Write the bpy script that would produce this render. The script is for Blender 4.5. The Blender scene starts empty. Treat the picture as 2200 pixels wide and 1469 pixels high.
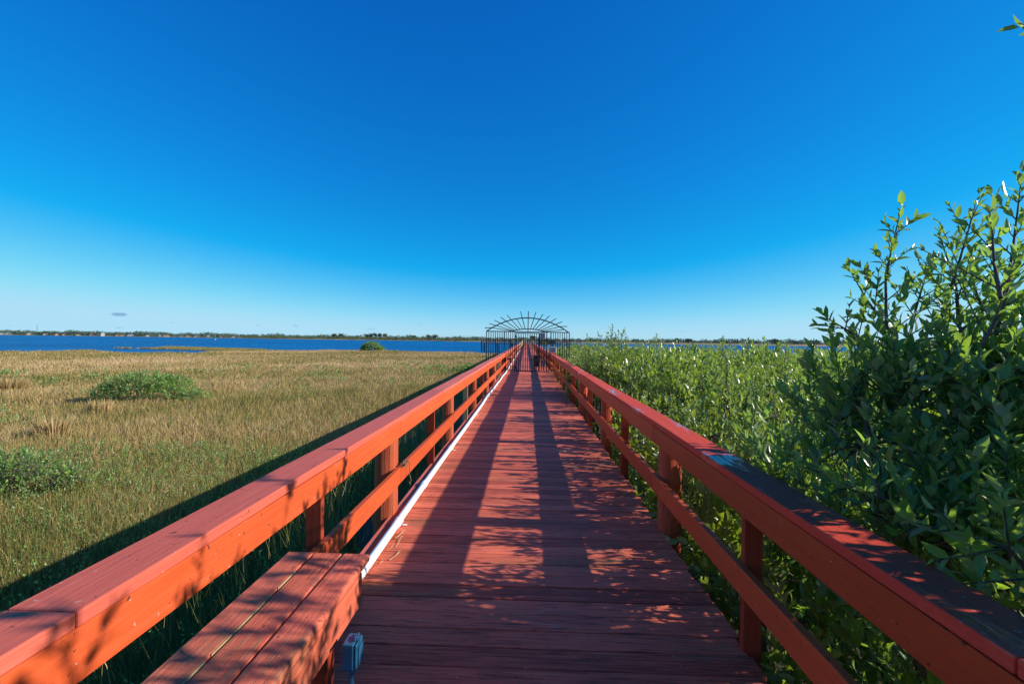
import bpy, bmesh, math, random
import numpy as np
from mathutils import Matrix, Vector

SC = bpy.context.scene
R = math.radians
rng = np.random.default_rng(7)
random.seed(7)

# ------------------------------------------------------------------ camera
CAM_H = 1.57
cd = bpy.data.cameras.new('camera'); cam = bpy.data.objects.new('camera', cd); SC.collection.objects.link(cam)
cd.sensor_width = 36; cd.lens = 978 / 2200 * 36; cd.clip_start = 0.05; cd.clip_end = 20000
cam.matrix_world = (Matrix.Translation((0, 0, CAM_H)) @ Matrix.Rotation(R(1.93), 4, 'Z')
                    @ Matrix.Rotation(R(90 - .35), 4, 'X') @ Matrix.Rotation(R(.64), 4, 'Z'))
SC.camera = cam
CAMROT = np.array(cam.matrix_world.to_3x3())

# ------------------------------------------------------------------ sky and sun
SUN_EL, SUN_AZ = 25.0, 92.5          # azimuth clockwise from +Y
SKY_STRENGTH, SUN_STRENGTH = 0.076, 5.0
world = bpy.data.worlds.new('World'); SC.world = world; world.use_nodes = True
nt = world.node_tree; bgn = nt.nodes['Background']
sky = nt.nodes.new('ShaderNodeTexSky'); sky.sky_type = 'NISHITA'; sky.sun_disc = False
sky.sun_elevation = R(SUN_EL); sky.sun_rotation = R(SUN_AZ)
sky.air_density = 0.7; sky.dust_density = 0.1; sky.ozone_density = 6.0
def wn(t, op=None, v=None, ins=()):
    n = nt.nodes.new(t)
    if op: n.operation = op
    for i, x in enumerate(ins):
        if x is None: continue
        if isinstance(x, (int, float)): n.inputs[i].default_value = x
        else: nt.links.new(x, n.inputs[i])
    return n
sep = wn('ShaderNodeSeparateColor', ins=(sky.outputs[0],))
M = 'ShaderNodeMath'
r1 = wn(M, 'MULTIPLY', ins=(wn(M, 'SUBTRACT', ins=(sep.outputs[0], 1.21)).outputs[0], 1.85))
r2 = wn(M, 'MULTIPLY', ins=(sep.outputs[0], 0.075))
rr = wn(M, 'SMOOTH_MAX', ins=(r1.outputs[0], r2.outputs[0], 0.15))
gg = wn(M, 'MULTIPLY', ins=(sep.outputs[1], 1.54))
bp = wn(M, 'POWER', ins=(wn(M, 'MULTIPLY', ins=(sep.outputs[2], 0.1)).outputs[0], 0.55))
bb = wn(M, 'MULTIPLY', ins=(bp.outputs[0], 12.5))
rr = wn(M, 'SMOOTH_MIN', ins=(rr.outputs[0], 4.3, 2.2))
gg = wn(M, 'SMOOTH_MIN', ins=(gg.outputs[0], 7.4, 2.5))
bb = wn(M, 'SMOOTH_MIN', ins=(bb.outputs[0], 9.3, 1.5))
comb = wn('ShaderNodeCombineColor', ins=(rr.outputs[0], gg.outputs[0], bb.outputs[0]))
# a few faint distant clouds low over the horizon
def cam_dir(px, py):
    v = CAMROT @ np.array([(px - 1100) / 978.0, -(py - 734.5) / 978.0, -1.0]); return v / np.linalg.norm(v)
tcw = nt.nodes.new('ShaderNodeTexCoord'); cnz = nt.nodes.new('ShaderNodeTexNoise'); cnz.inputs['Scale'].default_value = 60; cnz.inputs['Detail'].default_value = 3
nt.links.new(tcw.outputs['Generated'], cnz.inputs['Vector']); cmask = None
for (px_, py_, wx_, wy_, k_) in ((250, 675, 24, 4.5, .8), (254, 704, 11, 2.5, .5), (635, 700, 9, 3, .5), (555, 699, 6, 2, .45), (797, 707, 15, 2.2, .45), (372, 693, 5, 1.6, .4), (22, 700, 12, 1.6, .3), (1465, 712, 14, 2, .3), (900, 697, 5, 1.6, .4)):
    c0_ = cam_dir(px_, py_); ax_ = cam_dir(px_ + 1, py_) - c0_; ay_ = cam_dir(px_, py_ - 1) - c0_
    ax_ = ax_ / (ax_ @ ax_) / wx_; ay_ = ay_ / (ay_ @ ay_) / wy_
    dd = []
    for v_ in (ax_, ay_):
        dn = wn('ShaderNodeVectorMath', 'DOT_PRODUCT', ins=(tcw.outputs['Generated'],)); dn.inputs[1].default_value = v_
        q_ = wn(M, 'SUBTRACT', ins=(dn.outputs['Value'], float(c0_ @ v_))); dd.append(wn(M, 'MULTIPLY', ins=(q_.outputs[0], q_.outputs[0])))
    r_ = wn(M, 'ADD', ins=(dd[0].outputs[0], dd[1].outputs[0])); r_ = wn(M, 'ADD', ins=(r_.outputs[0], wn(M, 'MULTIPLY', ins=(wn(M, 'SUBTRACT', ins=(cnz.outputs['Fac'], .5)).outputs[0], 2.4)).outputs[0]))
    mr = nt.nodes.new('ShaderNodeMapRange'); nt.links.new(r_.outputs[0], mr.inputs[0]); mr.inputs[1].default_value = 1.0; mr.inputs[2].default_value = .2; mr.inputs[3].default_value = 0; mr.inputs[4].default_value = k_ if k_ > .6 else k_ * .55
    fr = wn(M, 'GREATER_THAN', ins=(wn('ShaderNodeVectorMath', 'DOT_PRODUCT', ins=(tcw.outputs['Generated'],)).outputs['Value'], 0)); fr.inputs[0].links[0].from_node.inputs[1].default_value = c0_
    m_ = wn(M, 'MULTIPLY', ins=(mr.outputs[0], fr.outputs[0]))
    cmask = m_ if cmask is None else wn(M, 'MAXIMUM', ins=(cmask.outputs[0], m_.outputs[0]))
cmx = nt.nodes.new('ShaderNodeMix'); cmx.data_type = 'RGBA'; nt.links.new(cmask.outputs[0], cmx.inputs[0]); nt.links.new(comb.outputs[0], cmx.inputs[6]); cmx.inputs[7].default_value = (1.9, 3.7, 6.2, 1)
nt.links.new(cmx.outputs[2], bgn.inputs[0]); bgn.inputs[1].default_value = SKY_STRENGTH

sd = bpy.data.lights.new('sun', 'SUN'); sun = bpy.data.objects.new('sun', sd); SC.collection.objects.link(sun)
sd.energy = SUN_STRENGTH; sd.angle = R(0.5); sd.color = (1.0, 0.93, 0.82)
sdir = Vector((math.sin(R(SUN_AZ)) * math.cos(R(SUN_EL)), math.cos(R(SUN_AZ)) * math.cos(R(SUN_EL)), math.sin(R(SUN_EL))))
sun.rotation_euler = sdir.to_track_quat('Z', 'Y').to_euler()
SC.view_settings.view_transform = 'Standard'; SC.view_settings.look = 'None'
SC.view_settings.exposure = 0.4; SC.view_settings.gamma = 1.0
SC.cycles.use_denoising = True; SC.cycles.denoiser = 'OPENIMAGEDENOISE'; SC.cycles.denoising_prefilter = 'ACCURATE'; SC.render.filter_size = 1.1; SC.cycles.sample_clamp_indirect = 8.0
SC.cycles.max_bounces = 8; SC.cycles.transparent_max_bounces = 8

# ------------------------------------------------------------------ helpers
def ray(px, py):
    """world direction through a pixel of the 2200 px wide photograph, scaled to unit depth"""
    return CAMROT @ np.array([(px - 1100) / 978.0, -(py - 734.5) / 978.0, -1.0])
def at_depth(px, py, d):
    return ray(px, py) * d + np.array([0, 0, CAM_H])
def at_height(px, py, z):
    v = ray(px, py); t = (z - CAM_H) / v[2]; return v * t + np.array([0, 0, CAM_H])
def azim(px):
    v = ray(px, 730); return math.atan2(v[0], v[1])

def tag(o, label=None, cat=None, group=None, kind=None):
    if label: o['label'] = label
    if cat: o['category'] = cat
    if group: o['group'] = group
    if kind: o['kind'] = kind
    return o
def empty(name, loc=(0, 0, 0), label=None, cat=None, group=None):
    o = bpy.data.objects.new(name, None); SC.collection.objects.link(o); o.location = loc; o.empty_display_size = .2
    return tag(o, label, cat, group)

class MB:
    def __init__(s): s.v = []; s.f = []; s.r = []
    def add(s, vs, fs, rnd=None):
        n = len(s.v); s.v += [tuple(map(float, p)) for p in vs]; s.f += [tuple(i + n for i in f) for f in fs]
        s.r += [random.random() if rnd is None else rnd] * len(fs)
    def box(s, x0, x1, y0, y1, z0, z1, M=None, rnd=None):
        vs = [(x, y, z) for z in (z0, z1) for y in (y0, y1) for x in (x0, x1)]
        if M is not None: vs = [tuple(M @ Vector(p)) for p in vs]
        s.add(vs, [(0, 2, 3, 1), (4, 5, 7, 6), (0, 1, 5, 4), (2, 6, 7, 3), (0, 4, 6, 2), (1, 3, 7, 5)], rnd)
    def beam(s, a, b, w, h, rnd=None):
        """rectangular bar from a to b, w across, h up"""
        a = Vector(a); b = Vector(b); d = (b - a).normalized()
        up = Vector((0, 0, 1)) if abs(d.z) < .95 else Vector((0, 1, 0))
        x = d.cross(up).normalized(); u = x.cross(d)
        vs = [p + x * (i * w / 2) + u * (j * h / 2) for p in (a, b) for j in (-1, 1) for i in (-1, 1)]
        s.add(vs, [(0, 2, 3, 1), (4, 5, 7, 6), (0, 1, 5, 4), (2, 6, 7, 3), (0, 4, 6, 2), (1, 3, 7, 5)], rnd)
    def tube(s, pts, rad, seg=8, cap=True, rnd=None):
        pts = [Vector(p) for p in pts]; n = len(pts)
        rads = rad if isinstance(rad, (list, tuple)) else [rad] * n
        vs = []; fs = []; ref = Vector((0.13, .21, 1)).normalized()
        for i, p in enumerate(pts):
            d = (pts[min(i + 1, n - 1)] - pts[max(i - 1, 0)]).normalized()
            x = d.cross(ref)
            if x.length < .1: x = d.cross(Vector((1, 0, 0)))
            x.normalize(); y = x.cross(d)
            for k in range(seg):
                a = 2 * math.pi * k / seg; vs.append(p + (x * math.cos(a) + y * math.sin(a)) * rads[i])
        for i in range(n - 1):
            for k in range(seg):
                a = i * seg + k; b = i * seg + (k + 1) % seg; fs.append((a, a + seg, b + seg, b))
        if cap: fs.append(tuple(range(seg))); fs.append(tuple(range((n - 1) * seg + seg - 1, (n - 1) * seg - 1, -1)))
        s.add(vs, fs, rnd)
    def build(s, name, m, parent=None, smooth=False, bevel=0, loc=None):
        me = bpy.data.meshes.new(name); me.from_pydata(s.v, [], s.f)
        at = me.attributes.new('rnd', 'FLOAT', 'FACE'); at.data.foreach_set('value', s.r)
        me.materials.append(m)
        if smooth: me.polygons.foreach_set('use_smooth', [True] * len(me.polygons))
        me.update()
        o = bpy.data.objects.new(name, me); SC.collection.objects.link(o)
        if parent: o.parent = parent
        if loc is not None: o.location = loc
        if bevel:
            b = o.modifiers.new('bevel', 'BEVEL'); b.width = bevel; b.segments = 2; b.limit_method = 'ANGLE'; b.harden_normals = False
        return o

def np_mesh(name, verts, faces, m, rnd=None, parent=None, smooth=False, nper=None):
    """verts (N,3), faces (F,k) of one size; rnd per face"""
    me = bpy.data.meshes.new(name); nf, k = faces.shape
    me.vertices.add(len(verts)); me.vertices.foreach_set('co', np.ascontiguousarray(verts, dtype=np.float32).ravel())
    me.loops.add(nf * k); me.loops.foreach_set('vertex_index', np.ascontiguousarray(faces, dtype=np.int32).ravel())
    me.polygons.add(nf); me.polygons.foreach_set('loop_start', np.arange(0, nf * k, k, dtype=np.int32))
    me.polygons.foreach_set('loop_total', np.full(nf, k, dtype=np.int32))
    if rnd is not None:
        a = me.attributes.new('rnd', 'FLOAT', 'FACE'); a.data.foreach_set('value', rnd.astype(np.float32))
    if smooth: me.polygons.foreach_set('use_smooth', np.ones(nf, dtype=bool))
    me.materials.append(m); me.update(calc_edges=True); me.validate()
    o = bpy.data.objects.new(name, me); SC.collection.objects.link(o)
    if parent: o.parent = parent
    return o

# ------------------------------------------------------------------ materials
class Mat:
    def __init__(s, name, rough=.6, spec=.5, metal=0):
        s.m = bpy.data.materials.new(name); s.m.use_nodes = True; s.t = s.m.node_tree
        s.b = s.t.nodes['Principled BSDF']; s.b.inputs['Roughness'].default_value = rough
        s.b.inputs['Specular IOR Level'].default_value = spec; s.b.inputs['Metallic'].default_value = metal
    def n(s, t, op=None, **kw):
        n = s.t.nodes.new(t)
        if op: n.operation = op
        for k, v in kw.items():
            if k.startswith('i'):
                key = int(k[1:])
                if hasattr(v, 'links') or isinstance(v, bpy.types.NodeSocket): s.t.links.new(v, n.inputs[key])
                else: n.inputs[key].default_value = v
            else: setattr(n, k, v)
        return n
    def math(s, op, a, b=0.0, c=0.0, clamp=False):
        return s.n('ShaderNodeMath', op, i0=a, i1=b, i2=c, use_clamp=clamp).outputs[0]
    def coord(s, scale=(1, 1, 1), loc=(0, 0, 0), which='Object', rot=(0, 0, 0)):
        tc = s.n('ShaderNodeTexCoord'); mp = s.n('ShaderNodeMapping'); s.t.links.new(tc.outputs[which], mp.inputs[0])
        mp.inputs['Scale'].default_value = scale; mp.inputs['Location'].default_value = loc; mp.inputs['Rotation'].default_value = rot
        return mp.outputs[0]
    def noise(s, vec, scale=5, detail=3, rough=.5, dist=0):
        n = s.n('ShaderNodeTexNoise'); s.t.links.new(vec, n.inputs['Vector'])
        n.inputs['Scale'].default_value = scale; n.inputs['Detail'].default_value = detail; n.inputs['Roughness'].default_value = rough
        n.inputs['Distortion'].default_value = dist
        return n.outputs['Fac']
    def ramp(s, fac, stops, interp='LINEAR'):
        n = s.n('ShaderNodeValToRGB'); s.t.links.new(fac, n.inputs[0]); cr = n.color_ramp; cr.interpolation = interp
        while len(cr.elements) < len(stops): cr.elements.new(.5)
        for e, (p, c) in zip(cr.elements, stops):
            e.position = p; e.color = (*c, 1) if len(c) == 3 else c
        return n.outputs[0]
    def mix(s, fac, a, b, mode='MIX'):
        n = s.n('ShaderNodeMix'); n.data_type = 'RGBA'; n.blend_type = mode
        for k, v in ((0, fac), (6, a), (7, b)):
            if isinstance(v, bpy.types.NodeSocket): s.t.links.new(v, n.inputs[k])
            else: n.inputs[k].default_value = v if k == 0 else (*v, 1)
        return n.outputs[2]
    def attr(s, name='rnd'):
        return s.n('ShaderNodeAttribute', attribute_name=name).outputs['Fac']
    def col(s, c):
        if isinstance(c, bpy.types.NodeSocket): s.t.links.new(c, s.b.inputs['Base Color'])
        else: s.b.inputs['Base Color'].default_value = (*c, 1)
    def rgh(s, c): s.t.links.new(c, s.b.inputs['Roughness'])
    def bump(s, h, strength=.3, dist=.005):
        n = s.n('ShaderNodeBump'); s.t.links.new(h, n.inputs['Height']); n.inputs['Strength'].default_value = strength
        n.inputs['Distance'].default_value = dist; s.t.links.new(n.outputs[0], s.b.inputs['Normal'])

def thr(m, v, a, b):
    n = m.n('ShaderNodeMapRange'); m.t.links.new(v, n.inputs[0]); n.inputs[1].default_value = a; n.inputs[2].default_value = b
    n.clamp = True; return n.outputs[0]

def painted_wood(name, base, dark, grain_axis, worn=.72, tan=(.42, .34, .22), puddles=False, algae=False, grain=.5, crack=.34):
    m = Mat(name, rough=.5, spec=.14)
    sc = {'x': (.6, 14, 14), 'y': (14, .6, 14), 'z': (14, 14, .6)}[grain_axis]
    c = m.coord(sc); ob = m.coord()
    g = thr(m, m.noise(c, 4, 6, .7, .4), .28, .72)
    fine = m.noise(c, 6.5, 5, .75, .3)
    big = m.noise(ob, 1.6, 3, .55)
    rn = m.attr()
    v = m.math('ADD', m.math('MULTIPLY', g, .5), m.math('MULTIPLY', rn, .5))
    colr = m.ramp(v, [(.2, dark), (.5, base), (.85, tuple(min(1, x * 1.25 + .01) for x in base))])
    colr = m.mix(m.math('MULTIPLY', thr(m, big, .35, .7), .35), colr, tuple(x * .72 for x in base))
    # bare wood showing in thin slivers along the grain
    wear = m.math('MULTIPLY', thr(m, g, worn, worn + .05), thr(m, m.noise(ob, 3.1, 2), .5, .62))
    colr = m.mix(m.math('MULTIPLY', wear, .75), colr, tan)
    # cracks
    crk = thr(m, fine, crack, crack - .06)
    colr = m.mix(m.math('MULTIPLY', crk, .8), colr, tuple(x * .16 for x in base))
    if algae:
        al = m.math('MULTIPLY', thr(m, m.noise(m.coord((.7, 2.2, 1)), 1.1, 4, .6), .56, .68), thr(m, g, .38, .6))
        colr = m.mix(m.math('MULTIPLY', al, .75), colr, (.17, .17, .075))
        dk = m.math('MULTIPLY', thr(m, m.noise(m.coord((.9, 2.6, 1), loc=(3, 7, 0)), 1.3, 5, .65), .52, .66), thr(m, fine, .62, .45))
        colr = m.mix(m.math('MULTIPLY', dk, .55), colr, (.06, .045, .03))
    # specks of droppings and chips
    sp = thr(m, m.noise(ob, 60, 1, .4), .76, .78)
    colr = m.mix(m.math('MULTIPLY', sp, .45 if grain_axis == 'y' else .7), colr, (.55, .45, .38))
    dk0 = thr(m, m.noise(m.coord(loc=(5, 2, 9)), 42, 1, .4), .245, .225)
    colr = m.mix(m.math('MULTIPLY', dk0, .75), colr, (.05, .03, .02))
    m.col(colr)
    rg = m.math('ADD', m.math('MULTIPLY', fine, .25), .46 if puddles else .40)
    if puddles:
        wet = thr(m, m.noise(m.coord((2.6, .55, 1)), 2.2, 5, .7), .555, .62)
        rg = m.math('SUBTRACT', rg, m.math('MULTIPLY', wet, .55), clamp=True)
    m.rgh(rg)
    if puddles: m.t.links.new(m.math('ADD', .05, m.math('MULTIPLY', wet, .6)), m.b.inputs['Specular IOR Level'])
    h = m.math('ADD', m.math('MULTIPLY', g, .6), m.math('MULTIPLY', fine, .6))
    if puddles: h = m.math('MULTIPLY', h, m.math('SUBTRACT', 1.0, wet))
    m.bump(h, grain, .006)
    return m.m

RED = (.42, .095, .05); REDD = (.29, .06, .034)
m_deck = painted_wood('deck_paint', (.76, .172, .090), (.34, .066, .036), 'x', worn=.74, algae=True, grain=1.0, crack=.455)
m_deck_b = m_deck
m_rail = painted_wood('rail_paint', (.58, .092, .026), (.46, .070, .021), 'y', worn=.86, grain=.28)
m_cap = painted_wood('cap_paint', (.68, .145, .090), (.56, .11, .07), 'y', worn=.92, grain=.4)
m_capwet_shade = painted_wood('cap_paint_wet_shade', (.76, .095, .052), (.62, .075, .042), 'y', worn=.92, grain=.4, puddles=True)  # puddles by gloss; base reddened against the blue shade on this cap
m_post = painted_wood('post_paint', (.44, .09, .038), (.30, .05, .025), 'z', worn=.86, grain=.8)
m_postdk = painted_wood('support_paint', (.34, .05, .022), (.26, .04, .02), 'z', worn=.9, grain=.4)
m_bench = painted_wood('bench_paint', (.66, .145, .078), (.38, .075, .042), 'y', worn=.76, algae=True, grain=.7, crack=.38)
m_pipe = Mat('white_pvc', .35); m_pipe.col((.80, .80, .79)); m_pipe = m_pipe.m

def raw_wood(name, a, b):
    m = Mat(name, .75); g = m.noise(m.coord((12, 12, .8)), 5, 4, .6)
    m.col(m.ramp(m.math('ADD', m.math('MULTIPLY', g, .6), m.math('MULTIPLY', m.attr(), .4)), [(.25, a), (.75, b)])); m.bump(g, .5); return m.m
m_tan = raw_wood('bare_pine', (.30, .20, .09), (.52, .38, .18))
m_grey = raw_wood('weathered_timber', (.10, .075, .055), (.24, .19, .14))
m_iron = Mat('black_iron', .45, metal=0); m_iron.col((.012, .013, .015)); m_iron = m_iron.m
m_rust = Mat('rusty_iron', .7); m_rust.col(m_rust.ramp(m_rust.noise(m_rust.coord(), 60, 3), [(.35, (.05, .02, .012)), (.65, (.13, .05, .025))])); m_rust = m_rust.m
def plain(name, c, rough=.5, var=.12, scale=6, spec=.5):
    m = Mat(name, rough, spec); n = m.noise(m.coord(), scale, 3)
    m.col(m.ramp(n, [(.3, tuple(x * (1 - var) for x in c)), (.7, tuple(min(1, x * (1 + var)) for x in c))])); return m.m

def leaf_mat(name, dark, light, under, trans=(.20, .34, .04), tw=.35, rough=.34):
    m = Mat(name, rough, .5)
    r = m.attr(); geo = m.n('ShaderNodeNewGeometry')
    top = m.ramp(r, [(0, dark), (.55, tuple((x + y) / 2 for x, y in zip(dark, light))), (.93, light), (1, (.34, .30, .05))])
    c = m.mix(geo.outputs['Backfacing'], top, under)
    m.col(c)
    tr = m.n('ShaderNodeBsdfTranslucent'); m.t.links.new(m.mix(r, trans, tuple(x * .6 for x in trans)), tr.inputs[0])
    mx = m.n('ShaderNodeMixShader'); mx.inputs[0].default_value = tw
    out = m.t.nodes['Material Output']
    m.t.links.new(m.b.outputs[0], mx.inputs[1]); m.t.links.new(tr.outputs[0], mx.inputs[2]); m.t.links.new(mx.outputs[0], out.inputs[0])
    return m.m
m_leaf = leaf_mat('mangrove_leaf', (.052, .13, .045), (.18, .32, .085), (.28, .38, .26), trans=(.44, .72, .055), tw=.40, rough=.27)
m_leafl = leaf_mat('thicket_leaf', (.045, .10, .018), (.24, .33, .045), (.32, .39, .22), trans=(.48, .66, .035), tw=.36, rough=.30)
m_leafs = leaf_mat('marsh_shrub_leaf', (.065, .15, .03), (.26, .40, .08), (.28, .37, .18), trans=(.50, .76, .07))
m_bark = plain('mangrove_bark', (.10, .075, .06), .85, .35, 20)
m_twig = plain('green_twig', (.12, .12, .06), .7, .3, 20)

# ------------------------------------------------------------------ ground and water
ZG, ZW = -1.28, -1.42
E_PX = [-600, 0, 150, 300, 420, 540, 700, 900, 1030, 1150, 1240, 1300, 1500, 2200, 2900]
E_DP = [78, 76, 72, 66, 68, 86, 92, 86, 80, 66, 48, 44, 46, 46, 46]
S_PX = [-1500, -600, 0, 300, 600, 1000, 1300, 1700, 2200, 3000, 4200]
S_DP = [1000, 950, 880, 760, 560, 450, 400, 350, 330, 330, 340]
def radial(px, dp):
    return [azim(p) for p in px], [d * math.hypot(1, (p - 1100) / 978.0) for p, d in zip(px, dp)]
EA, ER = radial(E_PX, E_DP); SA, SR = radial(S_PX, S_DP)
def edge_r(a): return np.interp(a, EA, ER)
def shore_r(a): return np.interp(a, SA, SR)
_ph = rng.uniform(0, 6.28, (24,)); _fx = rng.normal(0, 1, (24, 2))
def wob(x, y, s=1.0, k0=0, k=8):
    t = 0
    for i in range(k0, k0 + k): t = t + np.sin((x * _fx[i, 0] + y * _fx[i, 1]) * s + _ph[i])
    return t / math.sqrt(k)
def channel(x, y):
    """1 in the shallow ditch beside and below the walkway"""
    xl = -2.1 - .35 * wob(x * 0 + 1, y, .9, 0, 6) - .5 * np.exp(-((y - 7.5) / 1.6) ** 2) - .8 * np.clip((y - 6) / 60, 0, 1)
    xl = xl + np.clip((3.4 - y) * .35, 0, .95)
    return np.clip((x - xl) / .35 + .5, 0, 1) * np.clip((1.3 - x) / .4, 0, 1)
def ground_h(x, y):
    a = np.arctan2(x, y); r = np.hypot(x, y)
    er = edge_r(a) + 1.6 * wob(x, y, .25, 8, 6); sr = shore_r(a) + 8 * wob(x, y, .02, 8, 6)
    h = ZG + .05 * wob(x, y, .8, 0, 8)
    h = h - .28 * channel(x, y)
    f = np.clip((r - er) / 3.0, 0, 1); h = h * (1 - f) + (-3.0) * f
    g = np.clip((r - sr) / 12.0, 0, 1); h = np.where(g > 0, h * (1 - g) + (ZG + .7 + .5 * np.clip((a - azim(1100)) / .15, 0, 1)) * g, h)
    return h
na = 420; rad = np.concatenate([[0.0], np.geomspace(.6, 130, 170), np.geomspace(135, 9000, 130)])
aa = np.linspace(-math.pi, math.pi, na, endpoint=False)
fine = np.sort(np.concatenate([aa, np.linspace(azim(-60), azim(2260), 260)])); na = len(fine)
A, RR = np.meshgrid(fine, rad[1:], indexing='ij')
X = RR * np.sin(A); Y = RR * np.cos(A); Z = ground_h(X, Y)
vs = np.vstack([[[0, 0, ZG - .2]], np.stack([X, Y, Z], -1).reshape(-1, 3)])
nr = len(rad) - 1
i, j = np.meshgrid(np.arange(na), np.arange(nr - 1), indexing='ij'); i2 = (i + 1) % na
q = np.stack([1 + i * nr + j, 1 + i * nr + j + 1, 1 + i2 * nr + j + 1, 1 + i2 * nr + j], -1).reshape(-1, 4)
k = np.arange(na); c0 = np.stack([np.zeros(na, int), 1 + k * nr, 1 + ((k + 1) % na) * nr, 1 + ((k + 1) % na) * nr], -1)
gm = Mat('marsh_mud', .9)
gc = gm.noise(gm.coord(), .35, 6, .6); gf = gm.noise(gm.coord(), 9, 4, .6)
gp = gm.n('ShaderNodeSeparateXYZ'); gm.t.links.new(gm.coord(), gp.inputs[0])
col = gm.ramp(gm.math('ADD', gm.math('MULTIPLY', gc, .6), gm.math('MULTIPLY', gf, .4)), [(.3, (.035, .032, .016)), (.55, (.085, .07, .032)), (.75, (.13, .105, .05))])
far = gm.n('ShaderNodeVectorMath', 'LENGTH'); gm.t.links.new(gm.coord(), far.inputs[0])
sand = gm.ramp(gm.noise(gm.coord(), .02, 4), [(.35, (.30, .20, .09)), (.6, (.22, .19, .08))])
gm.col(gm.mix(thr(gm, far.outputs['Value'], 180, 260), col, sand)); gm.bump(gf, .6, .03)
ground = np_mesh('ground', vs, np.vstack([q]), gm.m, smooth=True); tag(ground, kind='structure')

wm = Mat('water', .3, .16)
wm.col(wm.ramp(wm.noise(wm.coord((.35, 1.5, 1), rot=(0, 0, R(8))), .06, 6, .65), [(.38, (.0003, .075, .23)), (.5, (.0004, .115, .32)), (.62, (.0008, .165, .41))])); wm.b.inputs['IOR'].default_value = 1.33
wv = wm.coord((1, 1.6, 1), rot=(0, 0, R(25)))
w1 = wm.noise(wv, .55, 3, .6); w2 = wm.noise(wv, 2.6, 3, .6); w3 = wm.noise(wm.coord((1, 1.5, 1)), 14, 2, .5)
wb = wm.n('ShaderNodeSeparateXYZ'); wl = wm.n('ShaderNodeVectorMath', 'LENGTH'); wm.t.links.new(wm.coord(), wl.inputs[0])
hh = wm.math('ADD', wm.math('MULTIPLY', w1, .9), wm.math('MULTIPLY', w2, .25))
farw = thr(wm, wl.outputs['Value'], 30, 70)
hh = wm.math('ADD', wm.math('MULTIPLY', hh, farw), wm.math('MULTIPLY', w3, .006))
bn = wm.n('ShaderNodeBump'); wm.t.links.new(hh, bn.inputs['Height']); bn.inputs['Strength'].default_value = 1; bn.inputs['Distance'].default_value = 1.0
wm.t.links.new(bn.outputs[0], wm.b.inputs['Normal'])
wm.rgh(wm.math('ADD', .05, wm.math('MULTIPLY', farw, .30)))
ww = MB(); ww.add([(-9000, -9000, ZW), (9000, -9000, ZW), (9000, 9000, ZW), (-9000, 9000, ZW)], [(0, 1, 2, 3)])
water = ww.build('water', wm.m); tag(water, kind='structure')

# ------------------------------------------------------------------ boardwalk
XL, XR = -1.19, 1.13               # deck edges
GATE_Y = 22.3
def deck_z(y):                     # the far stretch climbs a little towards the pier head
    return float(np.interp(y, [-5, 24, 45, 62, 80, 96, 130], [0, 0, .0, .02, .25, .55, .6]) + .02 * math.sin(y * .35) * min(1, max(0, (y - 12) / 20)))
def deck_w(y): return float(np.interp(y, [0, 60, 75, 130], [1, 1, .85, .8]))
def deck_x(y): return float(.05 * math.sin(y * .09) * min(1, y / 20) if y > 0 else 0)
walk = empty('boardwalk', (0, 0, 0), 'long red painted plank boardwalk running straight out over the marsh', 'boardwalk')
pb = MB(); y = -2.6; END_Y = 106
while y < END_Y:
    w = .138 if y < 40 else .28; gap = random.choice([.004, .006, .006, .009]) if y < 40 else .012
    x0 = XL * deck_w(y) + deck_x(y) + random.uniform(-.02, .012); x1 = XR * deck_w(y) + deck_x(y) + random.uniform(-.015, .02)
    sk = random.uniform(-.003, .003); dz = random.uniform(-.002, .002); tw = random.uniform(-.002, .002); z = deck_z(y)
    vs = []
    nx = 5 if y < 14 else 1
    for zz in (-.038, 0):
        for yy in (0, w):
            for i in range(nx + 1):
                t = i / nx; bow = .0015 * math.sin(t * 7 + y * 3)
                vs.append((x0 + (x1 - x0) * t, y + yy + sk * t + bow, z + zz + dz + tw * t * (1 if yy else -1)))
    n1 = nx + 1; fs = []
    for i in range(nx):
        a, b, c, d = i, n1 + i, 2 * n1 + i, 3 * n1 + i
        fs += [(a, b, b + 1, a + 1), (c, c + 1, d + 1, d), (a, a + 1, c + 1, c), (b, d, d + 1, b + 1)]
    fs += [(0, 2 * n1, 3 * n1, n1), (nx, n1 + nx, 3 * n1 + nx, 2 * n1 + nx)]
    pb.add(vs, fs); y += w + gap
pb.build('deck', m_deck, walk, bevel=.004)
# under-deck timbers
nb = MB()
for x in (XL + .06, 0, XR - .06):
    ys = list(np.arange(-2.6, 106, 6.1)) + [106]
    for a, b in zip(ys[:-1], ys[1:]):
        nb.beam((x * deck_w(a), a, deck_z(a) - .14), (x * deck_w(b), b - .01, deck_z(b) - .14), .045, .19)
nb.build('joist', m_grey, walk)
eb = MB(); ys = list(np.arange(-2.6, 40, 4.2))
for a, b in zip(ys[:-1], ys[1:]): eb.beam((XL + .035 + deck_x(a), a, .018 + deck_z(a)), (XL + .035 + deck_x(b), b - .012, .018 + deck_z(b)), .05, .034)
eb.build('edge_board', m_cap, walk, bevel=.004)

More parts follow.
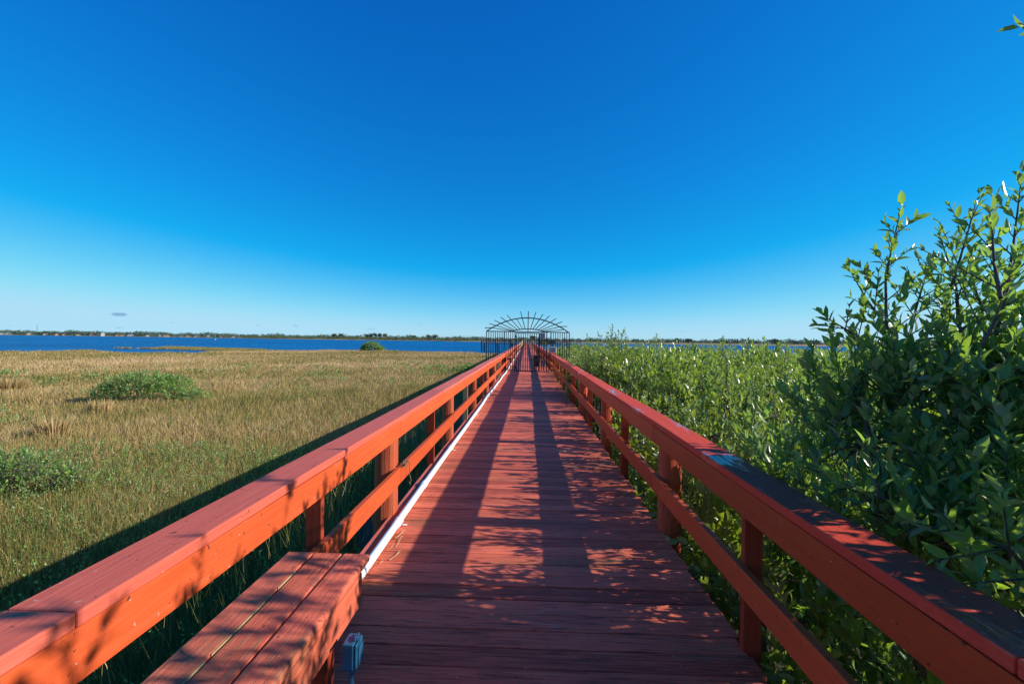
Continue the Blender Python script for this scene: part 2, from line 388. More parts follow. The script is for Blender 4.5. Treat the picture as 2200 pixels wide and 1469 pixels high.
# ------------------------------------------------------------------ railings
R_H = .895
def railing(side, label, y_end, bare_every):
    root = empty('wooden_railing', (side * 1.2, 0, 0), label, 'railing')
    inv = -Vector(root.location)
    def add(mb, name, m, **k):
        mb.v = [tuple(Vector(p) + inv) for p in mb.v]; return mb.build(name, m, root, **k)
    xi = 1.07 if side > 0 else 1.095
    # boards in lengths with butt joints
    start = -1.9 if side > 0 else -2.2
    cuts = [start]
    first = {1: [1.02], -1: [1.07]}[side]
    cuts += first
    while cuts[-1] < y_end: cuts.append(cuts[-1] + 4.88)
    fc = [start, 3.93]
    while fc[-1] < y_end: fc.append(fc[-1] + 6.1)
    jobs = [('cap', a, b) for a, b in zip(cuts[:-1], cuts[1:])] + [('fascia', a, b) for a, b in zip(fc[:-1], fc[1:])] + [('mid', a, b) for a, b in zip(fc[:-1], fc[1:])]
    for what, a, b in jobs:
        if what == 'mid' and side < 0: a = max(a, 2.31)
        b2 = b - random.uniform(.002, .006); b2 = min(b2, y_end)
        n = 4; cap = MB(); fas = MB(); jz = random.uniform(-.001, .001); jx = random.uniform(-.002, .003)
        def sweep(mb, xa, xb, z0, z1):
            vs = []; fs = []
            for i in range(n + 1):
                yy = a + (b2 - a) * i / n; w = deck_w(yy); dx = deck_x(yy); z = deck_z(yy)
                sag = .006 * math.sin(math.pi * i / n) * random.choice((-1, 1)) * .5
                wob_ = .012 * math.sin(yy * 1.7 + side) * min(1, max(0, (yy - 8) / 10))
                for xx, zz in ((xa, z0), (xb, z0), (xb, z1), (xa, z1)):
                    vs.append((side * xx * w + dx + jx, yy, z + zz + jz + sag + wob_))
            for i in range(n):
                for k in range(4):
                    p = i * 4 + k; q_ = i * 4 + (k + 1) % 4; f = (p, q_, q_ + 4, p + 4); fs.append(f if side < 0 else f[::-1])
            f = (0, 3, 2, 1); g = tuple(n * 4 + k for k in (0, 1, 2, 3)); fs += [f if side < 0 else f[::-1], g if side < 0 else g[::-1]]
            mb.add(vs, fs)
        far_y = a > 62
        if what == 'cap': sweep(cap, xi - .006, xi + .175, R_H - .042, R_H); add(cap, 'cap_board', (m_tan if far_y else (m_capwet_shade if side > 0 else m_cap)), bevel=.005)
        if what == 'fascia': sweep(fas, xi, xi + .038, R_H - .184, R_H - .046); add(fas, 'fascia_board', m_tan if far_y else m_rail, bevel=.004)
        if what == 'mid':
            mid = MB(); sweep(mid, xi, xi + .038, .305, .443)
            add(mid, 'middle_board', m_tan if far_y else m_rail, bevel=.004)
    # round piles, sawn flat on the inner side
    y = (3.86 if side > 0 else 3.98) - 3.05 * 2; kk = 0
    while y < y_end:
        if abs(y - GATE_Y) < .1: y += .15
        w = deck_w(y); dx = deck_x(y); z = deck_z(y); seg = 18 if y < 20 else 10
        rad_ = .098 + random.uniform(-.008, .01); cx = side * (xi + .045 + rad_ * .80) * w + dx; yy = y + random.uniform(-.04, .04)
        pm = MB(); vs = []; zs = [-2.9, -.05, .25, .6, R_H - .05 + z]; zs = [-2.9 - 0, -.1 + z, .25 + z, .6 + z, R_H - .05 + z]
        lean = random.uniform(-.01, .01)
        for zi, z_ in enumerate(zs):
            for k in range(seg):
                a = 2 * math.pi * k / seg; r_ = rad_ * (1 + .03 * math.sin(3 * a + kk) + .02 * math.sin(7 * a + zi)) * (1.04 - .02 * zi)
                lx = r_ * math.cos(a); ly = r_ * math.sin(a) + lean * z_
                lim = rad_ * .80
                lx = max(lx, -lim) if side > 0 else min(lx, lim)
                vs.append((cx + lx, yy + ly, z_))
        fs = []
        for zi in range(len(zs) - 1):
            for k in range(seg):
                p = zi * seg + k; q_ = zi * seg + (k + 1) % seg; fs.append((p, q_, q_ + seg, p + seg))
        fs.append(tuple(range((len(zs) - 1) * seg, len(zs) * seg)))
        pm.add(vs, fs)
        add(pm, 'round_post', m_grey if y > 62 else m_post, smooth=False, bevel=.003 if y < 12 else 0)
        if side > 0 or y > 2 or True:
            ys_ = y - 3.05 / 2 + (.05 if side < 0 else .02)
            if ys_ < y_end and ys_ > -2:
                sm = MB(); w = deck_w(ys_); dx = deck_x(ys_); z = deck_z(ys_)
                xa = side * (xi + .040) * w + dx; xb = side * (xi + .130) * w + dx
                sm.box(min(xa, xb), max(xa, xb), ys_ - .02, ys_ + .02, -.30 + z, R_H - .045 + z)
                bare = kk % bare_every == 1
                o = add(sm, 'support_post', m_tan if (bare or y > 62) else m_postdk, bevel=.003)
                if bare: o['label'] = 'bare unpainted support post'
        y += 3.05; kk += 1
    return root
railing(-1, 'red wooden railing on the marsh side with bench and white pipe beside it', 104, 3)
railing(1, 'red wooden railing on the mangrove side with wet puddled cap board', 104, 60)

# ------------------------------------------------------------------ bench
bench = empty('bench', (-1.0, 1.0, 0), 'red slatted wooden bench built along the railing with worn algae streaks', 'bench')
def addb(mb, name, m, root=bench, **k):
    inv = -Vector(root.location); mb.v = [tuple(Vector(p) + inv) for p in mb.v]; return mb.build(name, m, root, **k)
BT = .47; BE = 2.29
for i, (xa, xb) in enumerate(((-.926, -.788), (-1.070, -.934), (-1.212, -1.082))):
    s = MB(); vs = []
    y0, y1 = -.9, BE
    s.box(xa, xb, y0, y1, BT - .038, BT + random.uniform(-.002, .002))
    addb(s, 'seat_board', m_bench, bevel=.012 if i == 0 else .006)
s = MB(); s.box(-.83, -.792, -.85, BE - .10, BT - .195, BT - .041); addb(s, 'front_apron', m_bench, bevel=.006)
s = MB(); s.box(-.795 - .41, -.833, BE - .16, BE - .122, BT - .195, BT - .041); addb(s, 'end_apron', m_bench, bevel=.004)
for yy in (1.93, .45, -.7):
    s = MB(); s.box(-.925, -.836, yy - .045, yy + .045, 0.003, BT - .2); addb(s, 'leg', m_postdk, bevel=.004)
s = MB()
for ya, yb in ((.1, .62), (.66, 1.5), (1.53, 1.9), (1.95, 2.1)): s.box(-1.0815, -1.0775, ya, yb, BT - .02, BT + .0015)
addb(s, 'worn_edge', m_tan, bevel=.001)
# outlet
OS = .86
ob = empty('outlet_box', (-.715, 1.86, .285), 'grey weatherproof outlet box on a conduit at the bench front', 'outlet box')
m_out = plain('grey_plastic_shade_blue', (.018, .10, .19), .4, .05)  # grey box; the dark blue of its shade is put into the colour
s = MB(); s.box(-.03, .025, -.045, .045, -.064, .064); s.build('box', m_out, ob, bevel=.006)
s = MB(); s.box(.027, .040, -.042, .042, -.06, .06); c_ = s.build('cover', m_out, ob, bevel=.006)
s = MB(); s.box(.041, .048, -.028, .028, -.047, .04); s.build('raised_panel', m_out, c_, bevel=.004)
s = MB(); s.box(.015, .035, -.018, .018, .0645, .08); s.tube([(.025, -.03, .074), (.025, .03, .074)], .005); s.build('hinge', m_out, ob, bevel=.002)
s = MB(); s.tube([(0, 0, -.065), (0, 0, -.305)], .0135, 12); s.tube([(0, 0, -.065), (0, 0, -.09)], .019, 12); s.build('conduit', m_out, ob, smooth=False)
ob.scale = (OS, OS, OS); ob.location.z = .265

# ------------------------------------------------------------------ white pipe along the deck edge
pipe = empty('water_pipe', (-1.07, 2.0, .04), 'white plastic pipe lying along the deck edge beyond the bench', 'pipe')
def pipe_x(y): return -1.065 + .010 * math.sin(y * .9) * min(1, max(.25, (y - 6) / 6)) + .004 * math.sin(y * 1.9 + 1) + deck_x(y) + .05 * max(0, min(1, (y - 16) / 5))
ptsy = list(np.arange(2.05, 24, .35)) + list(np.arange(24, 60, 1.5))
s = MB(); s.tube([(pipe_x(y) + 1.07, y - 2.0, deck_z(y) + .040 + .004 * math.sin(y * 2.1) - .04) for y in ptsy], .030, 14); s.build('tube', m_pipe, pipe, smooth=True)
for y in (3.72, 4.72, 6.3, 9.2, 12.2, 15.3, 18.3, 21.4):
    s = MB(); hw = .05
    s.tube([(pipe_x(y - hw) + 1.07, y - hw - 2.0, deck_z(y)), (pipe_x(y + hw) + 1.07, y + hw - 2.0, deck_z(y))], .0355, 16); s.build('coupling', m_pipe, pipe, smooth=False, bevel=.002)
for y in (3.78, 6.35, 9.3, 12.3, 15.4):
    s = MB(); x_ = pipe_x(y) + 1.07
    s.tube([(x_ + .035 * math.cos(a), y - 2.0, .0 + .035 * math.sin(a)) for a in np.linspace(-.5, 3.6, 10)], .004, 6)
    s.box(x_ + .03, x_ + .065, y - 2.012, y - 1.988, -.039, -.034); s.build('strap', m_pipe, pipe)

# rope tied to a post (thin twine) and twigs on the deck
m_rope = plain('old_rope', (.22, .15, .08), .9, .2)
s = MB(); rp = []
for t in np.linspace(0, 1, 40): rp.append((-1.075 + .02 * math.sin(t * 40), 3.94 + .10 * t + .03 * math.sin(t * 17), .46 + .02 * math.cos(t * 31)))
s.tube(rp, .005, 5); s.tube([(-1.06, 4.08, .46), (-1.055, 4.1, .4), (-1.06, 4.11, .33), (-1.05, 4.13, .27), (-1.052, 4.1, .24), (-1.055, 4.08, .27)], .004, 5)
o = s.build('rope', m_rope); tag(o, 'thin dark rope knotted over the middle board at the first round post', 'rope')
s = MB()
for k in range(9):
    a = Vector((-1.0 + random.uniform(-.03, .05), 3.1 + random.uniform(0, .45), .006)); d = Vector((random.uniform(-.02, .07), random.uniform(.05, .16), random.uniform(0, .01)))
    s.tube([a, a + d * .5 + Vector((.01, 0, .004)), a + d], .0016, 4)
o = s.build('twigs', plain('dry_straw', (.50, .36, .18), .8)); tag(o, 'dry straw and twigs caught beside the white pipe', 'twigs', kind='stuff')

# ------------------------------------------------------------------ iron gate
gate = empty('iron_gate', (.03, GATE_Y, 0), 'black wrought iron gate with side wings and a sunburst arch across the boardwalk', 'gate')
U = .00291
def uv(cx, cy): return ((cx - 1030) * U, (1240 - cy) * U + .02)
def gbar(mb, a, b, w=.022): 
    (ax, az), (bx, bz) = uv(*a), uv(*b); mb.beam((ax, 0, az), (bx, 0, bz), w, w)
f = MB()
gbar(f, (330, 577), (1725, 585), .045)
gbar(f, (660, 1225), (805, 1225), .028); gbar(f, (1225, 1265), (1385, 1270), .028)
f.build('frame', m_iron, gate)
for cx, w, y0, y1 in ((330, .04, 575, 1180), (1722, .04, 585, 1180), (630, .05, 575, 945), (655, .035, 940, 1262), (812, .05, 575, 1262), (1225, .035, 600, 1265), (1345, .05, 590, 1270), (1385, .04, 935, 1270), (1415, .05, 585, 935)):
    s = MB(); x_, z0 = uv(cx, y0); _, z1 = uv(cx, y1); s.beam((x_, 0.003, z0), (x_, .003, z1), w, w); s.build('post', m_iron, gate)
def bars(name, xs, top, bot, parent=gate):
    s = MB()
    for cx in xs:
        t_ = top(cx) if callable(top) else top; b_ = bot(cx) if callable(bot) else bot
        x_, z0 = uv(cx, t_); _, z1 = uv(cx, b_); s.beam((x_, 0, z0), (x_, 0, z1), .032, .032)
    return s.build(name, m_iron, parent)
bars('wing_bars', np.arange(368, 625, 37.5), 580, 1180)
bars('wing_bars', np.arange(1455, 1715, 37.5), 588, 1180)
bars('side_bars', np.arange(662, 800, 37.5), 580, 1225)
bars('side_bars', np.arange(1262, 1345, 41), 590, 1268)
dr = empty('door', (0, -.03, 0)); dr.parent = gate
s = MB()
for a, b in (((832, 600), (1222, 604)), ((832, 1235), (1222, 1240)), ((840, 598), (840, 1238)), ((1214, 598), (1214, 1240))): gbar(s, a, b, .04)
s.build('door_frame', m_iron, dr); bars('door_bars', np.arange(876, 1200, 37.5), 600, 1236, dr)
s = MB(); x_, z_ = uv(1205, 900); s.box(x_ - .05, x_ + .04, -.04, .03, z_ - .08, z_ + .08); s.build('lock', m_iron, dr, bevel=.004)
for zz in (660, 1180):
    s = MB(); x_, z_ = uv(822, zz); s.tube([(x_, -.02, z_ - .05), (x_, -.02, z_ + .05)], .025, 10); s.build('hinge', m_iron, gate)
def arc(x0, y0, xm, ym, x1, y1, n=28):
    pts = []
    for t in np.linspace(0, 1, n):
        x = x0 + (x1 - x0) * t; k = 4 * t * (1 - t); base = y0 + (y1 - y0) * t
        p = 1 - abs(2 * t - 1) ** 2.0
        pts.append((x, base + (ym - (y0 + y1) / 2) * p))
    return pts
s = MB(); P = [uv(*p) for p in arc(330, 575, 1030, 347, 1722, 590)]; s.tube([(x, 0, z) for x, z in P], .028, 8); s.build('outer_arch', m_iron, gate, smooth=True)
s = MB(); P = [uv(*p) for p in arc(735, 577, 1030, 533, 1330, 582, 16)]; s.tube([(x, 0, z) for x, z in P], .024, 8); s.build('inner_arch', m_iron, gate, smooth=True)
for a, b in (((300, 525), (740, 568)), ((378, 448), (765, 560)), ((462, 392), (800, 552)), ((565, 338), (850, 546)), ((672, 302), (895, 540)), ((842, 372), (940, 536)),
             ((900, 240), (980, 534)), ((1032, 235), (1028, 578)), ((1160, 245), (1070, 534)), ((1280, 280), (1110, 536)), ((1388, 307), (1150, 540)), ((1497, 355), (1195, 546)),
             ((1597, 407), (1240, 552)), ((1685, 485), (1280, 562)), ((1640, 535), (1320, 572))):
    s = MB(); (ax, az), (bx, bz) = uv(*a), uv(*b)
    if a[0] in (300, 1685): s.tube([(ax, -.02, az), (ax + (.3 if a[0] == 300 else -.3), -.02, az + (.03 if a[0] == 300 else .0)), (bx, -.02, bz)], .019, 6)
    else: s.tube([(ax, -.02, az), (bx, -.02, bz)], .019 if a[0] != 1032 else .026, 6)
    s.build('ray', m_iron, gate)

cb = empty('control_box', (.03 + 248 * U, GATE_Y - .06, 1.75), 'white and grey keypad box mounted high on the iron gate', 'box')
m_wht = plain('white_enamel', (.70, .70, .68), .4, .04); m_slate = plain('slate_panel', (.17, .20, .25), .4, .06)
s = MB(); s.box(-.13, .13, -.08, .06, -.15, .15); s.build('case', m_wht, cb, bevel=.01)
s = MB(); s.box(-.118, .10, -.087, -.081, -.135, .135); s.build('front_panel', m_slate, cb, bevel=.003)
lb = empty('electrical_box', (1.22, GATE_Y - .35, .9), 'white electrical box standing on the railing cap just before the gate', 'box')
s = MB(); s.box(-.17, .17, -.12, .12, .03, .31); s.build('case', m_wht, lb, bevel=.012)
s = MB(); s.box(-.155, .135, -.129, -.121, .06, .30); s.build('front_panel', m_slate, lb, bevel=.003)
s = MB(); s.box(-.14, .14, -.10, .10, -.002, .028); s.build('base', m_rust, lb, bevel=.003)
sg = empty('warning_sign', (.03 + 275 * U, GATE_Y + .9, 1.36), 'small yellow green printed sign seen through the gate bars', 'sign')
m_sg = plain('sign_yellow', (.52, .55, .06), .5, .05); m_sgd = plain('sign_dark', (.03, .05, .02), .5, .05)
s = MB(); s.box(-.125, .125, -.008, .008, -.09, .09); s.build('board', m_sg, sg, bevel=.002)
s = MB()
for zz, xa, xb in ((.055, -.09, .085), (-.055, -.09, .09)): s.box(xa, xb, -.012, -.009, zz - .008, zz + .008)
s.tube([(-.03 + .03 * math.cos(a), -.0105, .03 * math.sin(a)) for a in np.linspace(0, 6.28, 14)], .006, 5)
s.box(.04, .075, -.012, -.009, -.03, .035); s.build('print', m_sgd, sg)
s = MB(); s.box(-.02, .02, .009, .04, -1.36, .15); s.build('post', m_grey, sg)
bk = empty('trash_bin', (.55, 26.5, 0), 'black plastic trash bin standing on the deck beyond the gate', 'bin')
m_blk = plain('black_plastic', (.015, .016, .017), .5, .1)
s = MB(); s.tube([(0, 0, .004), (0, 0, .10), (0, 0, .58)], [.17, .18, .23], 20); s.build('body', m_blk, bk)
s = MB(); s.tube([(0, 0, .582), (0, 0, .61), (0, 0, .66)], [.245, .245, .12], 20); s.build('lid', m_blk, bk)
b2 = empty('cooler_box', (.92, 26.3, 0), 'small slate blue lidded cooler beside the black bin', 'cooler')
s = MB(); s.box(-.14, .12, -.12, .12, .004, .34); s.build('body', m_slate, b2, bevel=.01)
s = MB(); s.box(-.15, .13, -.13, .13, .343, .39); l_ = s.build('lid', m_slate, b2, bevel=.01)
s = MB(); s.tube([(-.08, -.137, .30), (-.08, -.16, .27), (.06, -.16, .27), (.06, -.137, .30)], .008, 6); s.build('handle', m_blk, b2)
for yy, zz, lab in ((24.6, .50, 'dark red fixture bracket on the railing just behind the gate'), (37.5, .66, 'small dark red fixture bracket on the railing farther out')):
    t_ = empty('rail_bracket', (-.98, yy, zz), lab, 'bracket', 'brackets on the marsh side railing')
    s = MB(); s.box(-.10, .14, -.05, .05, -.05, .05); s.build('arm', m_rust, t_, bevel=.005)
    s = MB(); s.box(.06, .13, -.04, .04, -.15, -.052); s.build('hook', m_rust, t_, bevel=.005)

# ------------------------------------------------------------------ pier head far out on the water
pier = empty('pier_head', (0, 110, .5), 'dark timber platform with rails on tall piles at the far end of the boardwalk', 'pier')
PX0, PX1 = at_depth(1036, 740, 110)[0], at_depth(1247, 740, 110)[0]
inv = Vector((0, -110, -.5))
def addp(mb, name, m): mb.v = [tuple(Vector(p) + inv) for p in mb.v]; return mb.build(name, m, pier)
s = MB(); s.box(PX0, PX1, 106.2, 110, .42, .60); addp(s, 'platform', m_grey)
for xx in np.linspace(PX0 + .2, PX1 - .2, 8):
    s = MB(); s.tube([(xx, 106.5, -3), (xx, 106.5, 1.62)], .16, 8); addp(s, 'pile', m_grey)
    s = MB(); s.tube([(xx + .3, 109.6, -3), (xx + .3, 109.6, 1.62)], .16, 8); addp(s, 'pile', m_grey)
for zz in (1.0, 1.45):
    for (xa, xb) in ((PX0, -1.0), (1.1, PX1)):
        s = MB(); s.beam((xa, 106.3, zz), (xb, 106.3, zz), .06, .14); addp(s, 'rail', m_grey)
    s = MB(); s.beam((PX0, 109.8, zz), (PX1, 109.8, zz), .06, .14); addp(s, 'rail', m_grey)
s = MB(); s.box(-1.0, .9, 106.25, 109.6, .60, .66); s.box(PX0 + 13.5, PX0 + 17.5, 107.0, 107.4, .6, 1.4); addp(s, 'seat_wall', m_grey)
gp_ = MB(); 
for xx in (-1.02, 1.0):
    s = MB(); s.box(xx - .13, xx + .13, 97, 97.26, -2.5, 2.0); o = s.build('piling', m_tan, None)
    tag(o, 'bright tan square piling near the pier head on the %s side' % ('marsh' if xx < 0 else 'mangrove'), 'piling', 'tan pilings at the far end of the boardwalk')

# ------------------------------------------------------------------ foliage generators
LEAF8_V = np.array([[0, 0, 0], [0, .35, .02], [0, .7, .0], [0, 1, -.03], [-.5, .30, .10], [-.42, .66, .08], [.5, .30, .10], [.42, .66, .08]], float)
LEAF8_F = [(0, 1, 4), (1, 2, 5), (1, 5, 4), (2, 3, 5), (0, 6, 1), (1, 6, 7), (1, 7, 2), (2, 7, 3)]
LEAF4_V = np.array([[0, 0, 0], [-.5, .45, .10], [0, 1, 0], [.5, .45, .10]], float)
LEAF4_F = [(0, 2, 1), (0, 3, 2)]
def unit(v): return v / np.maximum(np.linalg.norm(v, axis=-1, keepdims=True), 1e-9)
def leaves_mesh(pos, dirs, up, length, width, simple, r=None):
    """pos, dirs, up (n,3) -> verts, tri faces, rnd"""
    V, F = (LEAF4_V, LEAF4_F) if simple else (LEAF8_V, LEAF8_F)
    n = len(pos); d = unit(dirs); x = unit(np.cross(d, up)); u = np.cross(x, d)
    L = length[:, None, None]; W = width[:, None, None]
    P = pos[:, None, :] + x[:, None, :] * V[None, :, 0:1] * W + d[:, None, :] * V[None, :, 1:2] * L + u[:, None, :] * V[None, :, 2:3] * L
    F = np.array(F); faces = (np.arange(n)[:, None, None] * len(V) + F[None]).reshape(-1, 3)
    r = rng.random(n) if r is None else r
    return P.reshape(-1, 3), faces, np.repeat(r, len(F))
def shoots_to_leaves(base, sdir, slen, pairs, leaf_len, simple, aspect=.36, up_pull=.25):
    """opposite, decussate leaf pairs along each shoot, with a closing tuft at its tip"""
    n = len(base); sdir = unit(sdir)
    t = (np.arange(pairs) + .6) / pairs
    P = base[:, None, :] + sdir[:, None, :] * (slen[:, None] * t[None])[..., None]
    a0 = rng.uniform(0, 6.28, n)
    ref = unit(np.cross(sdir, rng.normal(size=(n, 3)))); ref2 = np.cross(sdir, ref)
    out = []; 
    for sgn in (0, math.pi):
        ang = a0[:, None] + np.arange(pairs)[None] * (math.pi / 2) + sgn + rng.normal(0, .25, (n, pairs))
        side = ref[:, None] * np.cos(ang)[..., None] + ref2[:, None] * np.sin(ang)[..., None]
        spread = (1.05 - .55 * t)[None, :, None] * rng.uniform(.75, 1.2, (n, pairs, 1))
        d = unit(sdir[:, None] * .75 + side * spread + np.array([0, 0, up_pull]))
        out.append((P, d))
    pos = np.concatenate([o[0].reshape(-1, 3) for o in out]); d = np.concatenate([o[1].reshape(-1, 3) for o in out])
    base_d = np.repeat(sdir, pairs, 0); base_d = np.concatenate([base_d, base_d])
    up = unit(base_d * 1.0 + rng.normal(0, .35, pos.shape) + np.array([0, 0, .3]))
    ll = leaf_len * rng.uniform(.45, 1.18, len(pos))
    keep = rng.random(len(pos)) > .08
    pos, d, up, ll = pos[keep], d[keep], up[keep], ll[keep]
    return leaves_mesh(pos, d, up, ll, ll * aspect * rng.uniform(.8, 1.15, len(ll)), simple)
def cat(parts):
    V = []; F = []; Rr = []; n = 0
    for v, f_, r_ in parts: V.append(v); F.append(f_ + n); Rr.append(r_); n += len(v)
    return np.concatenate(V), np.concatenate(F), np.concatenate(Rr)
def twigs(mb, a, b, r0, r1, seg=5, bend=.06):
    a = Vector(a); b = Vector(b); d = b - a; L = d.length
    off = Vector(rng.normal(0, bend, 3)) * L
    mb.tube([a, a + d * .35 + off, a + d * .7 + off * .8, b], [r0, r0 * .8 + r1 * .2, (r0 + r1) / 2, r1], seg, cap=False)

def bush(name, base, blobs, n_shoots, leaf_len, label, leaders=(), simple=False, pairs=7, shoot_len=.32, group=None, mat=None, stems=6, cat_='shrub', inner=.25, aspect=.36):
    """blobs: list of (cx,cy,cz,rx,ry,rz) relative to base, filled mostly near their surface; leaders: list of polylines of bare tall shoots"""
    root = empty(name, base, label, cat_, group)
    vol = np.array([b[3] * b[4] * b[5] * (.6 if (b[2] + base[2] < .1 and base[0] > 0 and base[1] < 3 and b[2] < 1.3 and shoot_len > .3) else 1) for b in blobs]) ** .67; pick = rng.choice(len(blobs), n_shoots, p=vol / vol.sum())
    B = np.array(blobs, float)[pick]; u = unit(rng.normal(size=(n_shoots, 3)))
    u[:, 2] = np.where(u[:, 2] < -.5, -u[:, 2], u[:, 2])
    rr_ = np.where(rng.random(n_shoots) < inner, rng.uniform(.2, .8, n_shoots), rng.uniform(.75, 1.05, n_shoots))
    c = B[:, :3] + u * B[:, 3:] * rr_[:, None]
    sl = shoot_len * rng.uniform(.6, 1.4, n_shoots)
    sd_ = unit(u * .8 + np.array([0, 0, .75]) + rng.normal(0, .35, u.shape)); bs = c - sd_ * sl[:, None] * .8
    parts = [shoots_to_leaves(bs, sd_, sl, pairs, leaf_len, simple, aspect)]
    tw = MB(); wood = MB()
    # skeleton
    nodes = []
    for k in range(stems):
        b = blobs[k % len(blobs)]; tip = Vector((b[0] + rng.normal(0, .3) * b[3], b[1] + rng.normal(0, .3) * b[4], b[2] + b[5] * rng.uniform(.3, .7)))
        a = Vector((rng.normal(0, .12), rng.normal(0, .12), -.05)); a.x += tip.x * .3; a.y += tip.y * .3
        mid = a.lerp(tip, .5) + Vector((rng.normal(0, .08), rng.normal(0, .08), rng.normal(0, .05)))
        h = max(.3, tip.z); r0 = .012 + .012 * h
        wood.tube([a, a.lerp(mid, .5) + Vector(rng.normal(0, .03, 3)), mid, mid.lerp(tip, .5) + Vector(rng.normal(0, .03, 3)), tip], [r0, r0 * .85, r0 * .65, r0 * .45, r0 * .2], 7, cap=False)
        for t in np.linspace(.25, 1, 7):
            nodes.append(a.lerp(mid, t * 2) if t < .5 else mid.lerp(tip, t * 2 - 1))
    NA = np.array([tuple(p) for p in nodes])
    nb_ = min(n_shoots, 260)
    for k in rng.choice(n_shoots, nb_, replace=False):
        p = bs[k]; j = int(np.argmin(((NA - p) ** 2).sum(1) + rng.uniform(0, .05)))
        twigs(wood, NA[j], p, .006, .0028, 4, .07)
    for k in range(n_shoots if not simple else 0):
        e = bs[k] + sd_[k] * sl[k]; tw.tube([tuple(bs[k]), tuple(e)], [.0028, .0012], 4, cap=False)
    for L in leaders:                       # tall single shoots: polyline [(x,y,z),...], leaves along side twigs
        L = [Vector(p) for p in L]; a, b = L[0], L[-1]; mid = a.lerp(b, .5) + Vector(rng.normal(0, .03, 3)); n_ = 14
        pts = [a.lerp(mid, t * 2) if t < .5 else mid.lerp(b, t * 2 - 1) for t in np.linspace(0, 1, n_)]
        length = (b - a).length
        wood.tube(pts, list(np.linspace(.009, .0022, n_)), 6, cap=False)
        d = np.array((b - a).normalized()); nn = max(4, int(length / .085)); bb_ = []; dd_ = []; ll_ = []
        for q_ in range(nn):
            t = (q_ + .5) / nn; p = a.lerp(mid, t * 2) if t < .5 else mid.lerp(b, t * 2 - 1)
            ang = q_ * 1.57 + rng.normal(0, .3)
            ref = unit(np.cross(d, [0.3, 1, 0])); ref2 = np.cross(d, ref)
            for s_ in (0, math.pi):
                sv = ref * math.cos(ang + s_) + ref2 * math.sin(ang + s_)
                if t > .86: continue
                if rng.random() < .10: continue
                l_ = (1 - t) * .34 + .07; l_ *= rng.uniform(.5, 1.15)
                bb_.append(np.array(p)); dd_.append(unit(sv * .8 + d * .9)); ll_.append(l_)
        bb_ = np.array(bb_); dd_ = np.array(dd_); ll_ = np.array(ll_)
        if len(bb_):
            for p in (3, 5):
                m_ = (ll_ < .17) if p == 3 else (ll_ >= .17)
                if m_.any(): parts.append(shoots_to_leaves(bb_[m_], dd_[m_], ll_[m_], p, leaf_len * (.82 if leaf_len < .1 else 1), simple, aspect))
            for p, q2, l_ in zip(bb_, dd_, ll_): wood.tube([tuple(p), tuple(p + q2 * l_)], [.0035, .0015], 4, cap=False)
        tipn = np.array([tuple(a.lerp(b, .82))]); parts.append(shoots_to_leaves(tipn, d[None], np.array([length * .18 + .04]), 5, leaf_len * .85, simple, aspect))
    V, F, Q = cat(parts)
    np_mesh('crown', V, F, mat or m_leaf, Q, root)
    wood.build('trunk', m_bark, root, smooth=True)
    if len(tw.v) > 1000: tw.build('twigs', m_twig, root, smooth=False)
    return root

# --- the tall mangroves beside the camera (base z = ground)
G = ZG
def rel(b, p): return (p[0] - b[0], p[1] - b[1], p[2] - b[2])
def px_leader(base, p0, d0, p1, d1):
    a = at_depth(*p0, d0); b = at_depth(*p1, d1); return [rel(base, a), rel(base, b)]
def absb(base, L): return [(x - base[0], y - base[1], z - base[2], a, b, c) for x, y, z, a, b, c in L]
b1 = (2.45, 1.95, G)
bush('mangrove', b1, absb(b1, [(1.90, 2.15, .70, .55, .62, .52), (2.1, 2.2, 1.15, .52, .55, .50), (2.6, 2.1, .95, .6, .6, .7), (2.75, 2.0, 1.45, .5, .5, .45), (2.0, 2.05, -.25, .62, .75, .65), (1.62, 2.80, .45, .28, .42, .42), (1.75, 3.0, .0, .4, .5, .4), (2.3, 2.25, 1.52, .5, .42, .27), (1.90, 2.42, 1.40, .36, .34, .30), (1.70, 2.52, 1.18, .28, .30, .36), (1.52, 2.75, .78, .24, .36, .34)]), 1080, .087,
     'tall dark leafy mangrove leaning over the near railing with shoots against the sky', inner=.6, shoot_len=.36,
     leaders=[px_leader(b1, (1905, 740), 2.45, (1935, 452), 2.5), px_leader(b1, (2010, 720), 2.3, (2100, 426), 2.4), px_leader(b1, (2140, 720), 2.1, (2195, 380), 2.2),
              px_leader(b1, (1870, 800), 2.5, (1775, 682), 2.5), px_leader(b1, (1920, 720), 2.5, (1830, 588), 2.55), px_leader(b1, (2060, 700), 2.3, (2020, 510), 2.4),
              px_leader(b1, (2110, 740), 2.0, (2185, 540), 2.0), px_leader(b1, (1950, 740), 2.4, (1990, 590), 2.4), px_leader(b1, (2050, 720), 2.2, (2090, 600), 2.2), px_leader(b1, (2150, 640), 1.9, (2130, 470), 2.0)], stems=10)
b2_ = (2.4, .75, G)
